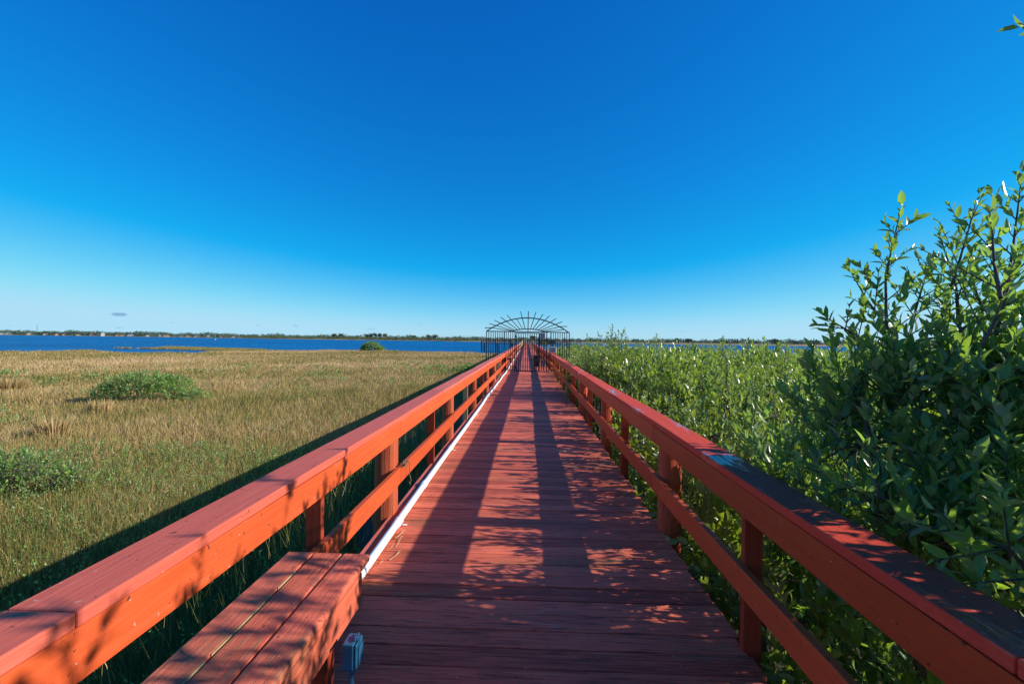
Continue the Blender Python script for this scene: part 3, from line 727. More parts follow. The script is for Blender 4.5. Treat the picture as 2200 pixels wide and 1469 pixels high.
bush('mangrove', b2_, absb(b2_, [(1.86, 1.35, .62, .50, .6, .52), (2.15, 1.2, 1.1, .55, .6, .55), (2.55, 1.1, 1.35, .55, .6, .5), (1.95, .5, .75, .58, .6, .65), (2.3, .3, 1.35, .6, .7, .6), (1.95, 1.1, -.35, .62, .8, .7), (2.0, .2, -.3, .65, .8, .7), (1.62, 1.5, -.55, .32, .8, .45), (1.6, .6, -.3, .3, .7, .5)]), 680, .098,
     'big mangrove whose glossy leaves hang over the railing at the edge of the view', inner=.6, shoot_len=.36,
     leaders=[[(-.75, 1.15, 2.10), (-1.16, 1.08, 2.30)], [(-.8, .72, 2.10), (-1.22, .66, 2.31)], [(-.72, 1.45, 2.05), (-1.1, 1.42, 2.27)], [(-.35, .5, 2.5), (-.55, .62, 3.5)], [(-.1, .2, 2.6), (-.35, .15, 3.75)], [(-.1, .75, 2.6), (-.2, .8, 3.5)], px_leader(b2_, (2760, 100), 1.8, (2204, 60), 1.9), [(.35, .5, 2.5), px_leader(b2_, (2760, 100), 1.8, (2204, 60), 1.9)[0]]], stems=8)
b3 = (2.3, -1.1, G)
bush('mangrove', b3, [(-.2, .3, 2.0, .75, .9, .8), (.2, -.3, 2.0, .8, .8, .8), (-.1, 0, 1.1, .85, 1.0, .7)], 550, .085, 'mangrove standing behind the camera beside the railing', stems=6)
b5 = (1.95, 4.0, G)
bush('mangrove', b5, absb(b5, [(1.85, 3.55, .62, .38, .55, .30), (2.2, 4.1, .80, .45, .55, .28), (1.8, 4.55, .50, .35, .45, .28), (1.9, 4.0, .05, .5, .8, .5), (2.6, 3.5, 1.0, .4, .4, .3)]), 250, .078,
     'loose young mangrove arching over the railing just past the tall one', leaders=[[(-.2, -.45, 1.6), (-.25, -.55, 2.35)], [(.2, .1, 1.7), (.25, .15, 2.45)]], stems=7, mat=m_leafl)
b6 = (3.2, 5.3, G)
bush('mangrove', b6, absb(b6, [(3.1, 5.2, .55, .7, .7, .45), (2.7, 5.6, .35, .6, .6, .4), (3.6, 5.0, .75, .6, .6, .4), (3.2, 5.3, -.2, .9, .9, .6)]), 420, .082,
     'rounded dark mangrove stepping up from the thicket toward the tall one', leaders=[[(-.1, 0, 2.0), (-.12, 0, 2.7)], [(.4, -.2, 2.1), (.5, -.2, 2.85)], [(-.5, .2, 1.8), (-.55, .2, 2.4)]], stems=7, inner=.5)
b4 = (3.7, 2.7, G)
bush('mangrove', b4, [(0, .2, 1.6, .8, .7, .7), (-.7, .1, 1.3, .6, .6, .6), (.8, .4, 1.7, .7, .7, .7), (-.3, .1, .8, 1.1, 1, .6)], 480, .085,
     'rounded mangrove behind the tall one where the thicket begins', leaders=[[(-.5, .2, 1.9), (-.62, .25, 2.7)], [(.2, 0, 2.1), (.3, .1, 2.9)]], stems=7)

# --- thicket: one continuous mass
def canopy(x, y):
    """height of the thicket's top above the deck level"""
    d = np.hypot(x, y)
    h = np.minimum(.40 * (x - .70) + .12 + .16 * np.clip((9 - y) / 3, 0, 1), .92 + .10 * np.clip((y - 15) / 25, 0, 1))
    h = h - .22 * np.clip((d - 14) / 14, 0, 1) + .34 * np.exp(-((x - 3.6) ** 2 + (y - 4.6) ** 2) / 5.0)
    return h
doms = []
for _ in range(9000):
    x = rng.uniform(1.45, 62); y = rng.uniform(-2, 52)
    if math.hypot(x, y) > 52 or len(doms) > 1500: continue
    sp_ = 1.16 + .022 * math.hypot(x, y)
    if x < 3.6 and y < 2.4: continue
    ok = True
    if doms:
        D_ = np.array(doms); ok = ((D_[:, 0] - x) ** 2 + (D_[:, 1] - y) ** 2).min() > sp_ ** 2
    if ok: doms.append((x, y, ((rng.uniform(-.85, -.45) if rng.random() < .36 else rng.uniform(-.12, .28)) + .30 * float(wob(x, y, .8, 2, 6))) * min(1, x / 2.6), sp_))
D_ = np.array(doms)
parts = []; wood = MB(); total = 0
for (x, y, dz, sp_) in doms:
    a_ = math.atan2(x, y)
    if a_ > azim(2600) and math.hypot(x, y) > 6: continue
    d = math.hypot(x, y); top = float(canopy(x, y)) + dz; H = top - G
    near = d < 9
    if near: n = 230; ll = .108; pr = 5; shl = .22
    elif d < 16: n = 140; ll = .145; pr = 5; shl = .26
    elif d < 28: n = 90; ll = .135; pr = 5; shl = .32
    else: n = 60; ll = .21; pr = 4; shl = .42
    r_ = sp_ * rng.uniform(.56, .84)
    u = unit(rng.normal(size=(n, 3))); u[:, 2] = np.abs(u[:, 2]) * np.where(rng.random(n) < .3, -1, 1)
    c = np.array([x, y, top - H * .38]) + u * np.array([r_, r_, H * .38]) * rng.uniform(.7, 1.03, n)[:, None]
    if near: lo = rng.random(n) < .32; c[lo, 2] = rng.uniform(G + .15, top - .2, lo.sum())
    c[:, 0] = np.maximum(c[:, 0], 1.38 + rng.uniform(0, .12, n))
    sl = shl * rng.uniform(.6, 1.5, n); sv = unit(u * .8 + np.array([0, 0, .6]) + rng.normal(0, .45, u.shape))
    c[:, 2] = np.minimum(c[:, 2], top) - sl * .3
    p = shoots_to_leaves(c, sv, sl, pr, ll, not near, .46); tone = np.clip(.45 + .45 * rng.normal(), 0, 1); p = (p[0], p[1], np.clip(p[2] * .55 + tone * .40, 0, 1)); parts.append(p); total += len(p[1])
    if d < 28:
        ns = int(rng.integers(5, 14)); ang_ = rng.uniform(0, 6.28, ns); q_ = np.sqrt(rng.random(ns)) * r_ * .7
        sb = np.stack([x + q_ * np.cos(ang_), y + q_ * np.sin(ang_), np.full(ns, top - .22) - .25 * (q_ / r_) ** 2 * H * .5], -1); sb[:, 0] = np.maximum(sb[:, 0], 1.5)
        p = shoots_to_leaves(sb, unit(rng.normal(0, .16, (ns, 3)) + np.array([0, 0, 1])), rng.uniform(.25, .55, ns), 8, ll * .85, not near, .42); parts.append(p); total += len(p[1])
    for k in range(3 if near else 1):
        e = c[rng.integers(n)]; twigs(wood, (x + rng.normal(0, .15), y + rng.normal(0, .15), G - .05), tuple(e), .016, .005, 5)
    if near:
        for k in range(0, n, 2): wood.tube([tuple(c[k] - sv[k] * .1), tuple(c[k] + sv[k] * sl[k])], [.003, .0012], 3, cap=False)
V, F, Q = cat(parts)
th = np_mesh('mangrove_thicket', V, F, m_leafl, Q); tag(th, 'dense sunlit green mangrove thicket spreading from the railing to the water', 'thicket', kind='stuff')
wd = wood.build('stems', m_bark, th, smooth=True)
print('THICKET', len(doms), total)

# individual shrubs that stand out of the thicket
def px_shrub(px, ytop, depth, w, label, leaf=.085, n=170, lead=(), simple=True, stretch=1.0):
    t = at_depth(px, ytop, depth); base = (float(t[0]), float(t[1]), G); H = float(t[2]) - G
    bl = [(0, 0, H * .62, w, w, H * .33), (-w * .5, .1, H * .5, w * .7, w * .7, H * .3), (w * .5, -.1, H * .52, w * .7, w * .7, H * .3)]
    ld = [[(dx, 0, H * .8), (dx * 1.3, 0, H * f_)] for dx, f_ in lead]
    bush('mangrove', base, bl, n, leaf, label, leaders=ld, simple=simple, pairs=6, shoot_len=.34, mat=m_leafl, stems=5, group='mangroves rising out of the thicket', aspect=.42)
px_shrub(1316, 708, 12.5, .75, 'tallest pale mangrove in the thicket close to the iron gate', n=330, lead=((0, 1.03), (.25, 1.0), (-.3, .96)))
px_shrub(1300, 728, 12.0, .95, 'broad leafy mangrove at the foot of the tallest one near the gate', n=330, leaf=.09)
px_shrub(1352, 733, 13.2, .95, 'second broad mangrove behind the tallest one near the gate', n=300, leaf=.09)
px_shrub(1262, 748, 14.5, .8, 'squat mangrove crowding the railing just before the gate', n=240, leaf=.095)
px_shrub(1415, 748, 11.5, .8, 'domed mangrove with bright leaves in the middle of the thicket', n=260, leaf=.09)
px_shrub(1480, 762, 8.5, .6, 'deep green mangrove clump rising by the railing in the thicket', n=260, leaf=.085, simple=False)
px_shrub(1440, 757, 16.0, .9, 'dull green mangrove mound beside the open water gap', n=220, leaf=.10)
px_shrub(1582, 756, 17.0, .9, 'bright mangrove mound centred in front of the blue channel', n=220, leaf=.10)
px_shrub(1560, 800, 9.5, .65, 'rounded mangrove clump in the hollow before the near tall mangrove', n=260, leaf=.085, simple=False)
px_shrub(1655, 790, 8.5, .6, 'low bushy mangrove touching the edge of the near tall mangrove', n=240, leaf=.08, simple=False)
px_shrub(1460, 835, 6.8, .42, 'small bright mangrove leaning toward the cap board', n=150, leaf=.075, simple=False)
px_shrub(1275, 722, 13.5, .55, 'slim mangrove between the iron gate and the tallest thicket mangrove', n=200, lead=((-.15, 1.0),))
px_shrub(1372, 726, 13.0, .7, 'leafy mangrove just beyond the tallest thicket mangrove', n=230, lead=((.3, .99),))
px_shrub(1410, 722, 14.5, .25, 'thin upright mangrove poking above the thicket alone', n=40, lead=((0, 1.02),))
px_shrub(1553, 742, 7.5, .28, 'single pale upright mangrove leader in the middle of the thicket', leaf=.075, n=50, lead=((0, 1.04),), simple=False)
px_shrub(1510, 742, 22, .9, 'rounded light green mangrove standing against the blue water', leaf=.11, n=170)
px_shrub(1625, 748, 24, .9, 'low rounded mangrove at the water edge of the thicket', leaf=.11, n=150)
px_shrub(1725, 742, 20, 1.0, 'yellowish green mangrove mound in front of the far shore', leaf=.11, n=200)
px_shrub(1690, 752, 8.5, .35, 'dark pointed mangrove sprout beside the near tall mangrove', leaf=.075, n=60, lead=((0, 1.05),), simple=False)
px_shrub(1245, 760, 17, .5, 'mangrove pressed against the gate wing', n=120)

# --- shrubs on the open marsh
def low_shrub(name, base, blobs, n, leaf, label, cat_='shrub', simple=True, **k):
    return bush(name, base, blobs, n, leaf, label, simple=simple, pairs=5, shoot_len=.22, mat=m_leafs, stems=6, cat_=cat_, aspect=.45, **k)
c = at_height(305, 862, G + .25)
low_shrub('marsh_shrub', (float(c[0]), float(c[1]), G), [(.1, 0, .8, 1.45, 1.0, .62), (1.0, .1, .75, 1.0, .9, .52), (-1.25, 0, .55, .6, .6, .42), (1.9, 0, .42, .85, .7, .36), (-.5, .1, 1.0, .5, .5, .32)], 980, .095,
          'wide bright green shrub alone in the open tan marsh')
c = at_height(60, 1070, G + .2)
low_shrub('marsh_shrub', (float(c[0]), float(c[1]), G), [(0, 0, .6, .55, .6, .38), (-.6, .1, .6, .6, .6, .42), (.55, .15, .5, .42, .4, .24), (-.3, -.6, .35, .55, .55, .32), (-.9, -.9, .3, .5, .5, .3)], 520, .060,
          'bushy green shrub low at the near edge of the marsh', simple=False)
c = at_height(805, 757, G)
low_shrub('marsh_shrub', (float(c[0]), float(c[1]) - 2, G), [(0, 0, .95, 1.8, 1.3, 1.15), (1.5, 0, .6, 1.1, 1, .8), (-1.1, 0, .6, 1, 1, .8)], 420, .26, 'dark rounded bush at the far edge of the marsh against the water')
c = at_height(1000, 800, G + .2)
low_shrub('marsh_shrub', (float(c[0]), float(c[1]), G), [(0, 0, .45, 1.0, .8, .4), (.6, 0, .4, .6, .6, .3)], 150, .13, 'green shrub beside the railing near the gate')
c = at_height(945, 792, G + .2)
low_shrub('marsh_shrub', (float(c[0]), float(c[1]), G), [(0, 0, .3, .8, .6, .3)], 60, .13, 'small sparse green shrub in the marsh near the gate')

# ------------------------------------------------------------------ marsh grass
def blades(n_target, sampler, hmin, hmax, lean, name, label, mat, wfac=.0011, wmin=.003, parent=None):
    x, y = sampler(n_target); d = np.hypot(x, y)
    z = ground_h(x, y)
    h = rng.uniform(hmin, hmax, len(x)) * (1 + .22 * wob(x, y, .45, 3, 8)) * np.clip(.75 + d * .02, .75, 1.0)
    w = np.maximum(wmin, wfac * d) * rng.uniform(.6, 1.3, len(x))
    th_ = rng.uniform(0, 6.28, len(x)); ph = rng.uniform(0, 6.28, len(x))
    ln = lean * rng.random(len(x)) * h; dx = np.cos(ph) * ln; dy = np.sin(ph) * ln
    ax = np.cos(th_) * w / 2; ay = np.sin(th_) * w / 2; O = np.zeros_like(x)
    P = np.stack([np.stack([x - ax, y - ay, z - .03], -1), np.stack([x + ax, y + ay, z - .03], -1),
                  np.stack([x + dx * .35 + ax * .8, y + dy * .35 + ay * .8, z + h * .55], -1), np.stack([x + dx * .35 - ax * .8, y + dy * .35 - ay * .8, z + h * .55], -1),
                  np.stack([x + dx, y + dy, z + h * (1 - .15 * (ln / np.maximum(h, .01)))], -1)], 1)
    n = len(x); b = np.arange(n)[:, None, None] * 5
    F = (b + np.array([(0, 1, 2), (0, 2, 3), (3, 2, 4)])[None]).reshape(-1, 3)
    patch = .5 + .22 * wob(x, y, .22, 5, 10) + .12 * wob(x, y, 1.3, 0, 8)
    green = np.clip((14 - d) / 12, 0, 1) * .22
    r = np.clip(patch * .6 + .205 + .07 * np.clip((d - 12) / 15, 0, 1) - green + rng.normal(0, .2, n), 0, 1)
    return np_mesh(name, P.reshape(-1, 3), F, mat, np.repeat(r, 3), parent)
gr = Mat('marsh_grass_blade', .75, .25)
gcol = gr.ramp(gr.attr(), [(.0, (.08, .125, .022)), (.25, (.22, .215, .05)), (.5, (.41, .29, .105)), (.75, (.57, .385, .18)), (1, (.80, .58, .36))])
gr.col(gcol)
trn = gr.n('ShaderNodeBsdfTranslucent'); gr.t.links.new(gcol, trn.inputs[0]); mx = gr.n('ShaderNodeMixShader'); mx.inputs[0].default_value = .3
gr.t.links.new(gr.b.outputs[0], mx.inputs[1]); gr.t.links.new(trn.outputs[0], mx.inputs[2]); gr.t.links.new(mx.outputs[0], gr.t.nodes['Material Output'].inputs[0])
A0, A1 = azim(-420), azim(1128)
def field(n):
    # density falls as 1/d^1.5
    r0, r1_ = 1.6, 96.0
    u = rng.random(n * 2); r = (math.sqrt(r0) + u * (math.sqrt(r1_) - math.sqrt(r0))) ** 2
    a = rng.uniform(A0, A1, n * 2); x = r * np.sin(a); y = r * np.cos(a)
    keep = (x < -1.45) & (channel(x, y) < .55) & (ground_h(x, y) > ZW + .02)
    return x[keep][:n], y[keep][:n]
mg = blades(720000, field, .22, .54, .55, 'marsh_grass', '', gr.m)
tag(mg, 'tan and olive cordgrass covering the open marsh down to the water', 'grass', kind='stuff')
def near_field(n):
    x = rng.uniform(-9, -1.28, n * 2); y = rng.uniform(-1.0, 9, n * 2); p = np.clip(1.4 - np.hypot(x, y) / 9, .1, 1)
    keep = (rng.random(n * 2) < p) & (channel(x, y) < .75); return x[keep][:n], y[keep][:n]
blades(150000, near_field, .16, .46, .9, 'short_grass', '', gr.m, wmin=.0032, parent=mg)
def reed_field(n):
    x = -1.32 - rng.gamma(1.5, .35, n); y = rng.uniform(.2, 16, n); return x[(x > -3)], y[(x > -3)]
blades(9000, reed_field, .75, 1.25, .35, 'reeds', '', gr.m, wmin=.006, parent=mg)
# tall pale tufts
def tuft(px, py, rad_, h, n, label, depth=None):
    c = at_height(px, py, G); root = empty('grass_tuft', (float(c[0]), float(c[1]), G), label, 'grass tuft', 'tall grass tufts in the marsh')
    d = math.hypot(c[0], c[1]); a = rng.uniform(0, 6.28, n); r = np.sqrt(rng.random(n)) * rad_ * .5; x = r * np.cos(a); y = r * np.sin(a)
    L = h * rng.uniform(.6, 1.1, n); out = rad_ * rng.uniform(.0, .6, n) ** 1.3; ex = x + np.cos(a) * out; ey = y + np.sin(a) * out
    w = max(.004, .0010 * d); f_ = rng.uniform(0, 6.28, n); wx = np.cos(f_) * w / 2; wy = np.sin(f_) * w / 2; mx_ = x * .6 + ex * .4; my_ = y * .6 + ey * .4
    P = np.stack([np.stack([x - wx, y - wy, 0 * x], -1), np.stack([x + wx, y + wy, 0 * x], -1), np.stack([mx_ + wx, my_ + wy, L * .65], -1),
         np.stack([mx_ - wx, my_ - wy, L * .65], -1), np.stack([ex, ey, L], -1)], 1)
    b = np.arange(n)[:, None, None] * 5; F = (b + np.array([(0, 1, 2), (0, 2, 3), (3, 2, 4)])[None]).reshape(-1, 3)
    np_mesh('blades', P.reshape(-1, 3), F, gr.m, np.repeat(np.clip(rng.normal(.60, .2, n), 0, 1), 3), root)
tuft(22, 850, .9, .8, 1100, 'large pale straw tuft beyond the bushy shrub at the marsh edge')
tuft(115, 960, .55, .8, 500, 'yellowish grass tuft behind the low bushy shrub')
tuft(470, 838, .9, .5, 380, 'pale spiky tuft to the side of the wide green shrub')
tuft(215, 905, .5, .75, 260, 'thin golden tuft in front of the wide green shrub')
# small green sprigs scattered in the grass
def sprigs():
    parts = []
    spots = [(c_[0], c_[1]) for c_ in [at_height(px, py, G) for px, py in
        ((680, 865), (690, 868), (640, 875), (790, 935), (560, 920), (720, 800), (860, 790), (830, 800), (655, 848), (665, 838), (570, 855), (600, 858), (700, 850), (960, 810), (965, 805), (870, 835), (775, 845),
         (340, 960), (430, 1000), (330, 1040), (250, 1090), (180, 1150), (90, 1170), (420, 1050), (520, 990), (300, 1000), (130, 1110), (50, 1210), (500, 1010), (590, 960), (540, 970))]]
    for _ in range(1000):
        x = rng.uniform(-10, -1.35); y = rng.uniform(.4, 10)
        if channel(np.array(x), np.array(y)) < .8: spots.append((x, y))
    for _ in range(160):
        a = rng.uniform(A0, A1); r = rng.uniform(9, 45); spots.append((r * math.sin(a), r * math.cos(a)))
    for (x, y) in spots:
        d = math.hypot(x, y)
        if x > -1.3: continue
        n = int(rng.integers(4, 12)); s_ = min(.35, .12 + .012 * d)
        b = np.stack([x + rng.normal(0, s_, n), y + rng.normal(0, s_, n), np.full(n, G + .26) + rng.uniform(-.14, .14, n)], -1)
        sv = unit(rng.normal(0, .5, (n, 3)) + np.array([0, 0, 1])); parts.append(shoots_to_leaves(b, sv, rng.uniform(.12, .26, n), 4, max(.040, .0045 * d), True, .4))
    V, F, Q = cat(parts); o = np_mesh('marsh_herbs', V, F, m_leafs, Q); tag(o, 'small bright green herbs scattered through the marsh grass', 'herbs', kind='stuff')
sprigs()

# ------------------------------------------------------------------ far shore
m_ftree = leaf_mat('far_foliage_hazed', (.055, .105, .08), (.12, .19, .125), (.10, .15, .11), trans=(.07, .11, .03), tw=.2, rough=.7)  # lightened greens: distance haze put into the foliage colour
m_fshrub = leaf_mat('shore_foliage', (.085, .115, .028), (.19, .21, .055), (.09, .12, .05), trans=(.14, .18, .04), tw=.2, rough=.7)
def puffs(cx, cy, cz, rx, rz, n, size):
    """n leaf clumps in an ellipsoid round each centre"""
    m_ = len(cx); u = unit(rng.normal(size=(m_, n, 3))) * (rng.random((m_, n, 1)) ** .4)
    P = np.stack([cx, cy, cz], -1)[:, None] + u * np.stack([rx, rx, rz], -1)[:, None]
    P = P.reshape(-1, 3); k = len(P); s_ = np.repeat(size, n) * rng.uniform(.5, 1.3, k)
    r = np.clip(np.repeat(rng.random(m_), n) * .5 + rng.random(k) * .5, 0, .92)
    return leaves_mesh(P, rng.normal(size=(k, 3)), rng.normal(size=(k, 3)), s_, s_ * .9, True, r)
def shore_band(name, label, mat, spacing, off, hfun, n, kindsize, pxr=(-700, 2900), dens=lambda p: 1):
    cx, cy, cz, rx, rz = [], [], [], [], []
    a = azim(pxr[0]); a1 = azim(pxr[1])
    while a < a1:
        sr = float(shore_r(a)); px_ = 1100 + 978 * math.tan(a + R(1.93))
        for k in range(len(off)):
            if rng.random() > dens(px_): continue
            o_ = off[k] * rng.uniform(.85, 1.15); h = hfun(px_) * rng.uniform(.7, 1.15); r = h * rng.uniform(.55, .9)
            jj = rng.uniform(-.5, .5) * spacing / sr
            rr0 = sr + o_; cx.append(rr0 * math.sin(a + jj)); cy.append(rr0 * math.cos(a + jj)); cz.append(ZG + .3 + h * .55); rx.append(r); rz.append(h * .5)
        a += spacing / sr * rng.uniform(.6, 1.3)
    cx, cy, cz, rx, rz = map(np.array, (cx, cy, cz, rx, rz))
    V, F, Q = puffs(cx, cy, cz, rx, rz, n, rz * kindsize)
    o = np_mesh(name, V, F, mat, Q); tag(o, label, 'trees', kind='stuff'); return o
def tree_h(p): return float(np.interp(p, [-700, 0, 300, 560, 700, 1000, 1300, 1700, 2900], [8.3, 8.3, 7.8, 5.6, 5.2, 4.6, 4.2, 4.9, 5.2])) * (1 + .10 * math.sin(p * .045) + .08 * math.sin(p * .13))
shore_band('far_woods', 'dark green wooded skyline along the far shore', m_ftree, 4.0, (40, 52, 66, 85, 110), tree_h, 56, .42)
shore_band('shore_scrub', 'low light green scrub in front of the far woods', m_fshrub, 3.0, (14, 20, 28), lambda p: float(np.interp(p, [-700, 300, 520, 1000, 1060, 2900], [2.6, 1.8, 3.6, 3.4, 1.5, 1.2])), 44, .42,
           dens=lambda p: float(np.interp(p, [-700, 0, 140, 500, 560, 1000, 1060, 2900], [.9, .9, .35, .3, 1, 1, .25, .15])))
def pine(px, ytop, label, spread=1.0):
    a = azim(px); sr = float(shore_r(a)) + 34; dep = sr / math.hypot(1, (px - 1100) / 978.0)
    t = at_depth(px, ytop, dep); H = float(t[2]) - ZG
    root = empty('pine_tree', (float(t[0]), float(t[1]), ZG), label, 'tree', 'pines on the far shore')
    s = MB(); s.tube([(0, 0, -.2), (.1, 0, H * .6), (0, 0, H * .97)], [.35, .24, .08], 7)
    for k in range(5):
        z_ = H * (.55 + .09 * k); an = k * 2.2; s.tube([(0, 0, z_), (math.cos(an) * 1.4, math.sin(an) * 1.4, z_ + .6)], [.1, .04], 5)
    s.build('trunk', m_bark, root)
    k = 6; cz = np.array([H * f_ for f_ in (.62, .72, .76, .82, .86, .9)]); cx = rng.normal(0, .9 * spread, k); cy = rng.normal(0, .9, k)
    V, F, Q = puffs(cx, cy, cz, np.full(k, 2.3 * spread), np.full(k, 1.3), 60, np.full(k, .9)); np_mesh('crown', V, F, m_ftree, Q, root)
pl = [(718, 717, 'lone tall pine above the middle of the far shore'), (733, 717, 'pine next to the lone tall one on the far shore'),
      (788, 718, 'first pine of the tight clump behind the far edge bush'), (797, 716.5, 'second pine of the tight clump behind the far edge bush'), (806, 716, 'highest pine of the tight clump on the far shore'),
      (816, 716.5, 'broad pine in the tight clump on the far shore'), (827, 717, 'last pine of the tight clump on the far shore'),
      (922, 720, 'flat topped pine before the gate on the far shore'), (934, 719.5, 'tallest pine of the pair nearest the gate'), (891, 721.5, 'short pine between the clump and the gate'),
      (97 * 1.0, 711, 'rounded tall tree near the radio mast'), (1480, 728.5, 'lone pine over the thicket on the far shore'), (1665, 729.5, 'crooked pine past the marina roofs on the far shore'), (1145, 721.5, 'domed pine seen through the gate arch')]
for a_ in pl: pine(*a_)

m_wall = plain('house_white', (.58, .56, .53), .7, .05, .3); m_wallt = plain('house_tan', (.50, .40, .30), .7, .05, .3); m_wallp = plain('house_peach', (.60, .38, .28), .7, .05, .3)
m_rred = plain('roof_terracotta', (.38, .13, .09), .8, .15, 1); m_rgrey = plain('roof_grey', (.20, .21, .23), .8, .15, 1); m_rwht = plain('roof_pale', (.45, .46, .47), .6, .05, 1); m_rbrn = plain('roof_brown', (.17, .11, .08), .8, .1, 1)
m_glass = plain('window_dark', (.03, .04, .05), .15, .05)
WALLS = {'white': m_wall, 'tan': m_wallt, 'peach': m_wallp}; ROOFS = {'red': m_rred, 'grey': m_rgrey, 'pale': m_rwht, 'brown': m_rbrn}
def house(px, wpx, wall, roof, label, storeys=1, off=28):
    a = azim(px); sr = float(shore_r(a)) + off; dep = sr / math.hypot(1, (px - 1100) / 978.0)
    W = wpx * .85 * dep / 978.0; D_h = max(6, W * .6); H = 2.0 * storeys * (dep / 620) ** .6; t = at_depth(px, 730, dep)
    root = empty('waterfront_house', (float(t[0]), float(t[1]), ZG + .2), label, 'house', 'houses along the far shore'); root.rotation_euler.z = -a
    s = MB(); s.box(-W / 2, W / 2, 0, D_h, 0, H); s.build('wall', WALLS[wall], root)
    s = MB(); o_ = .5; rh = H * .55
    s.add([(-W / 2 - o_, -o_, H + .01), (W / 2 + o_, -o_, H + .01), (W / 2 + o_, D_h + o_, H + .01), (-W / 2 - o_, D_h + o_, H + .01), (-W * .28, D_h / 2, H + rh), (W * .28, D_h / 2, H + rh)],
          [(0, 1, 5, 4), (1, 2, 5), (2, 3, 4, 5), (3, 0, 4), (0, 3, 2, 1)]); s.build('roof', ROOFS[roof], root)
    nwin = max(2, int(W / 3))
    for q_ in range(nwin):
        x_ = -W / 2 + W * (q_ + .5) / nwin; s = MB(); s.box(x_ - .55, x_ + .55, -.04, -.004, H * .3, H * .8); s.build('window' if q_ != nwin // 2 else 'door', m_glass, root)
hs = [(4, 9, 'white', 'pale', 'white house at the very end of the far shore beyond the mast'), (20, 14, 'tan', 'pale', 'pale flat roofed house before the radio mast'), (62, 8, 'peach', 'pale', 'peach house just short of the radio mast'),
      (98, 9, 'peach', 'grey', 'peach house with grey roof past the radio mast'), (122, 7, 'tan', 'red', 'small red roofed house past the radio mast'), (140, 9, 'peach', 'red', 'peach and red house half hidden by shore trees'),
      (168, 9, 'tan', 'brown', 'tan house with brown roof among shore trees'), (198, 9, 'white', 'red', 'white house with red roof next to the bright white villa'), (221, 8, 'white', 'pale', 'bright white two storey villa on the far shore'),
      (254, 9, 'peach', 'red', 'peach villa with red roof past the white villa'), (264, 9, 'peach', 'brown', 'peach house joined to the red roofed villa'), (281, 13, 'white', 'pale', 'long low white house with pale roof'),
      (318, 9, 'white', 'grey', 'white house with grey roof behind the grass islet'), (344, 6, 'white', 'pale', 'tiny white cottage behind the grass islet'), (358, 12, 'white', 'red', 'wide white house with a large red roof'),
      (390, 9, 'white', 'grey', 'grey roofed white house before the channel marker'), (405, 10, 'tan', 'brown', 'tan house with brown roof before the channel marker'), (425, 13, 'white', 'grey', 'long white house with grey roof near the channel marker'),
      (448, 7, 'tan', 'pale', 'tan cottage behind the channel marker'), (478, 9, 'peach', 'red', 'peach house just past the channel marker'), (503, 9, 'white', 'brown', 'white house with brown roof past the channel marker'),
      (513, 7, 'white', 'red', 'small white house with red roof past the channel marker'), (622, 5, 'white', 'grey', 'tiny white house behind the green scrub'), (683, 10, 'white', 'grey', 'pair of white gables behind the green scrub'),
      (700, 6, 'white', 'pale', 'bright white gable behind the green scrub'), (833, 6, 'peach', 'red', 'red roofed house right after the pine clump'), (846, 9, 'white', 'grey', 'white house after the pine clump'), (860, 7, 'white', 'pale', 'white gable second after the pine clump'),
      (968, 12, 'peach', 'red', 'wide terracotta roofed house near the gate'), (1003, 6, 'white', 'grey', 'white cottage near the gate'), (1036, 6, 'white', 'red', 'white house just outside the gate wing'), (1083, 5, 'peach', 'red', 'peach house seen through the gate bars'),
      (1598, 6, 'white', 'grey', 'small grey roofed boathouse beyond the thicket'), (1650, 12, 'white', 'pale', 'long white boathouse beyond the thicket'), (1827, 10, 'white', 'grey', 'grey roofed house behind the near mangrove')]
for px, w, wl_, rf, lab in hs:
    house(px, w, wl_, rf, lab, storeys=1.6 if 'two storey' in lab else 1)
# radio mast
def mast(px, ytop):
    a = azim(px); sr = float(shore_r(a)) + 260; dep = sr / math.hypot(1, (px - 1100) / 978.0); t = at_depth(px, ytop, dep); H = float(t[2]) - ZG
    root = empty('radio_mast', (float(t[0]), float(t[1]), ZG), 'thin lattice radio mast rising over the far shore trees', 'mast'); s = MB()
    legs = [(math.cos(k * 2.094), math.sin(k * 2.094)) for k in range(3)]
    for cx, cy in legs: s.beam((cx * 1.5, cy * 1.5, -1), (cx * .35, cy * .35, H), .28, .28)
    n = 14
    for k in range(n):
        f0, f1 = 1.5 - 1.15 * k / n, 1.5 - 1.15 * (k + 1) / n
        for q_ in range(3):
            a_, b_ = legs[q_], legs[(q_ + 1) % 3]; s.beam((a_[0] * f0, a_[1] * f0, H * k / n), (b_[0] * f1, b_[1] * f1, H * (k + 1) / n), .15, .15)
    s.build('lattice', plain('mast_steel', (.30, .33, .36), .6), root)
    s = MB(); s.tube([(0, 0, H), (0, 0, H + 2)], .1, 6); s.build('antenna', m_rgrey, root)
mast(80, 697)
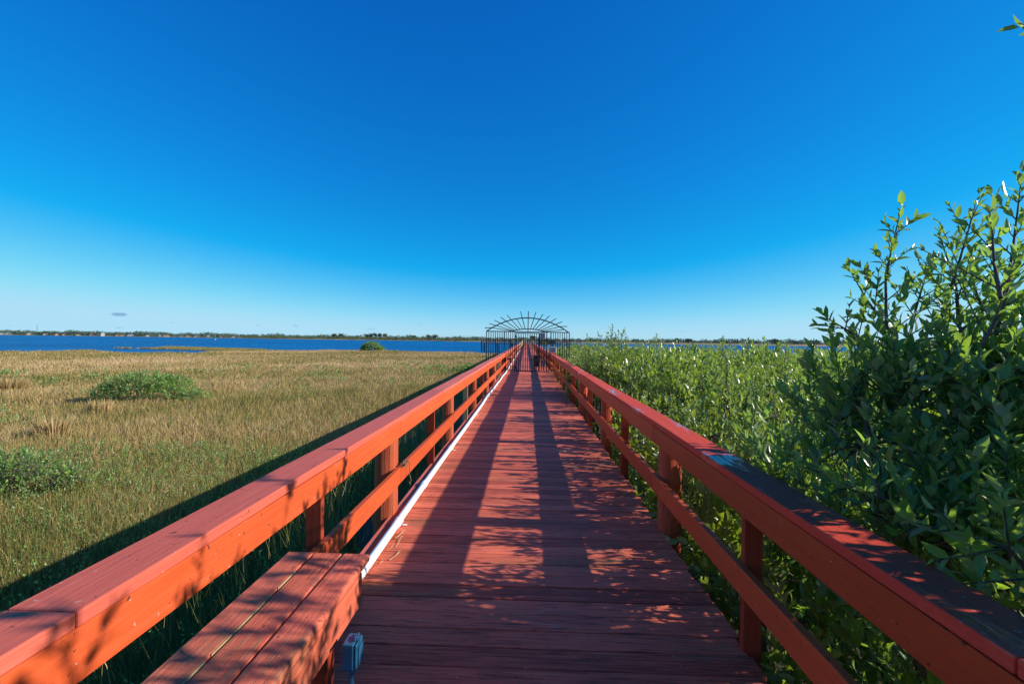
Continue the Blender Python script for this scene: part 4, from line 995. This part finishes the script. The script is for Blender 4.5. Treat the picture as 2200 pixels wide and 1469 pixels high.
# channel marker
c = at_depth(462, 730.5, 300); mk = empty('channel_marker', (float(c[0]), float(c[1]), ZW), 'green and white channel marker on a pile out in the water', 'marker')
m_mg = plain('marker_green', (.10, .45, .22), .5, .05)
s = MB(); s.tube([(0, 0, -2), (0, 0, 2.6)], .17, 8); s.build('pile', m_wallt, mk)
s = MB(); s.box(-.55, .55, -.25, -.18, 1.3, 2.5); s.build('dayboard', m_mg, mk)
s = MB(); s.box(-.5, .5, -.3, .3, .45, .75); s.build('platform', m_wall, mk)
s = MB(); s.tube([(0, 0, 2.6), (0, 0, 3.1)], .14, 8); s.build('lamp', m_wall, mk)

# grass islets in the open water
s_px = [(255, 744.5, 5, .35), (265, 744.5, 5, .35), (310, 745, 5, .35)]
xs, ys_ = [], []
for px in np.linspace(325, 575, 1400):
    e0 = float(np.interp(px, [325, 360, 575], [98, 116, 100])); e1 = float(np.interp(px, [325, 360, 420, 575], [96, 98, 92, 86]))
    for _ in range(16):
        d = rng.uniform(e1, e0); p = at_depth(px + rng.uniform(-1, 1), 745, d); xs.append(p[0]); ys_.append(p[1])
for px0, px1, d0 in ((250, 284, 100), (298, 330, 100), (150, 215, 82)):
    for _ in range(420): p = at_depth((px0 + px1) / 2 + (px1 - px0) / 4 * rng.normal(), 745, d0 + rng.uniform(-.8, .8)); xs.append(p[0]); ys_.append(p[1])
xs = np.array(xs); ys_ = np.array(ys_); n = len(xs); h = rng.uniform(.18, .42, n); w = .12; th_ = rng.uniform(0, 6.28, n)
P = np.stack([np.stack([xs - np.cos(th_) * w / 2, ys_ - np.sin(th_) * w / 2, np.full(n, ZW - .05)], -1), np.stack([xs + np.cos(th_) * w / 2, ys_ + np.sin(th_) * w / 2, np.full(n, ZW - .05)], -1),
              np.stack([xs + rng.normal(0, .1, n), ys_ + rng.normal(0, .1, n), ZW + h], -1)], 1)
isl = np_mesh('islet_grass', P.reshape(-1, 3), np.arange(n * 3).reshape(-1, 3), gr.m, np.clip(rng.normal(.36, .2, n), 0, 1)); tag(isl, 'grassy islets standing in the blue water beyond the marsh', 'grass', kind='stuff')
print('DONE')
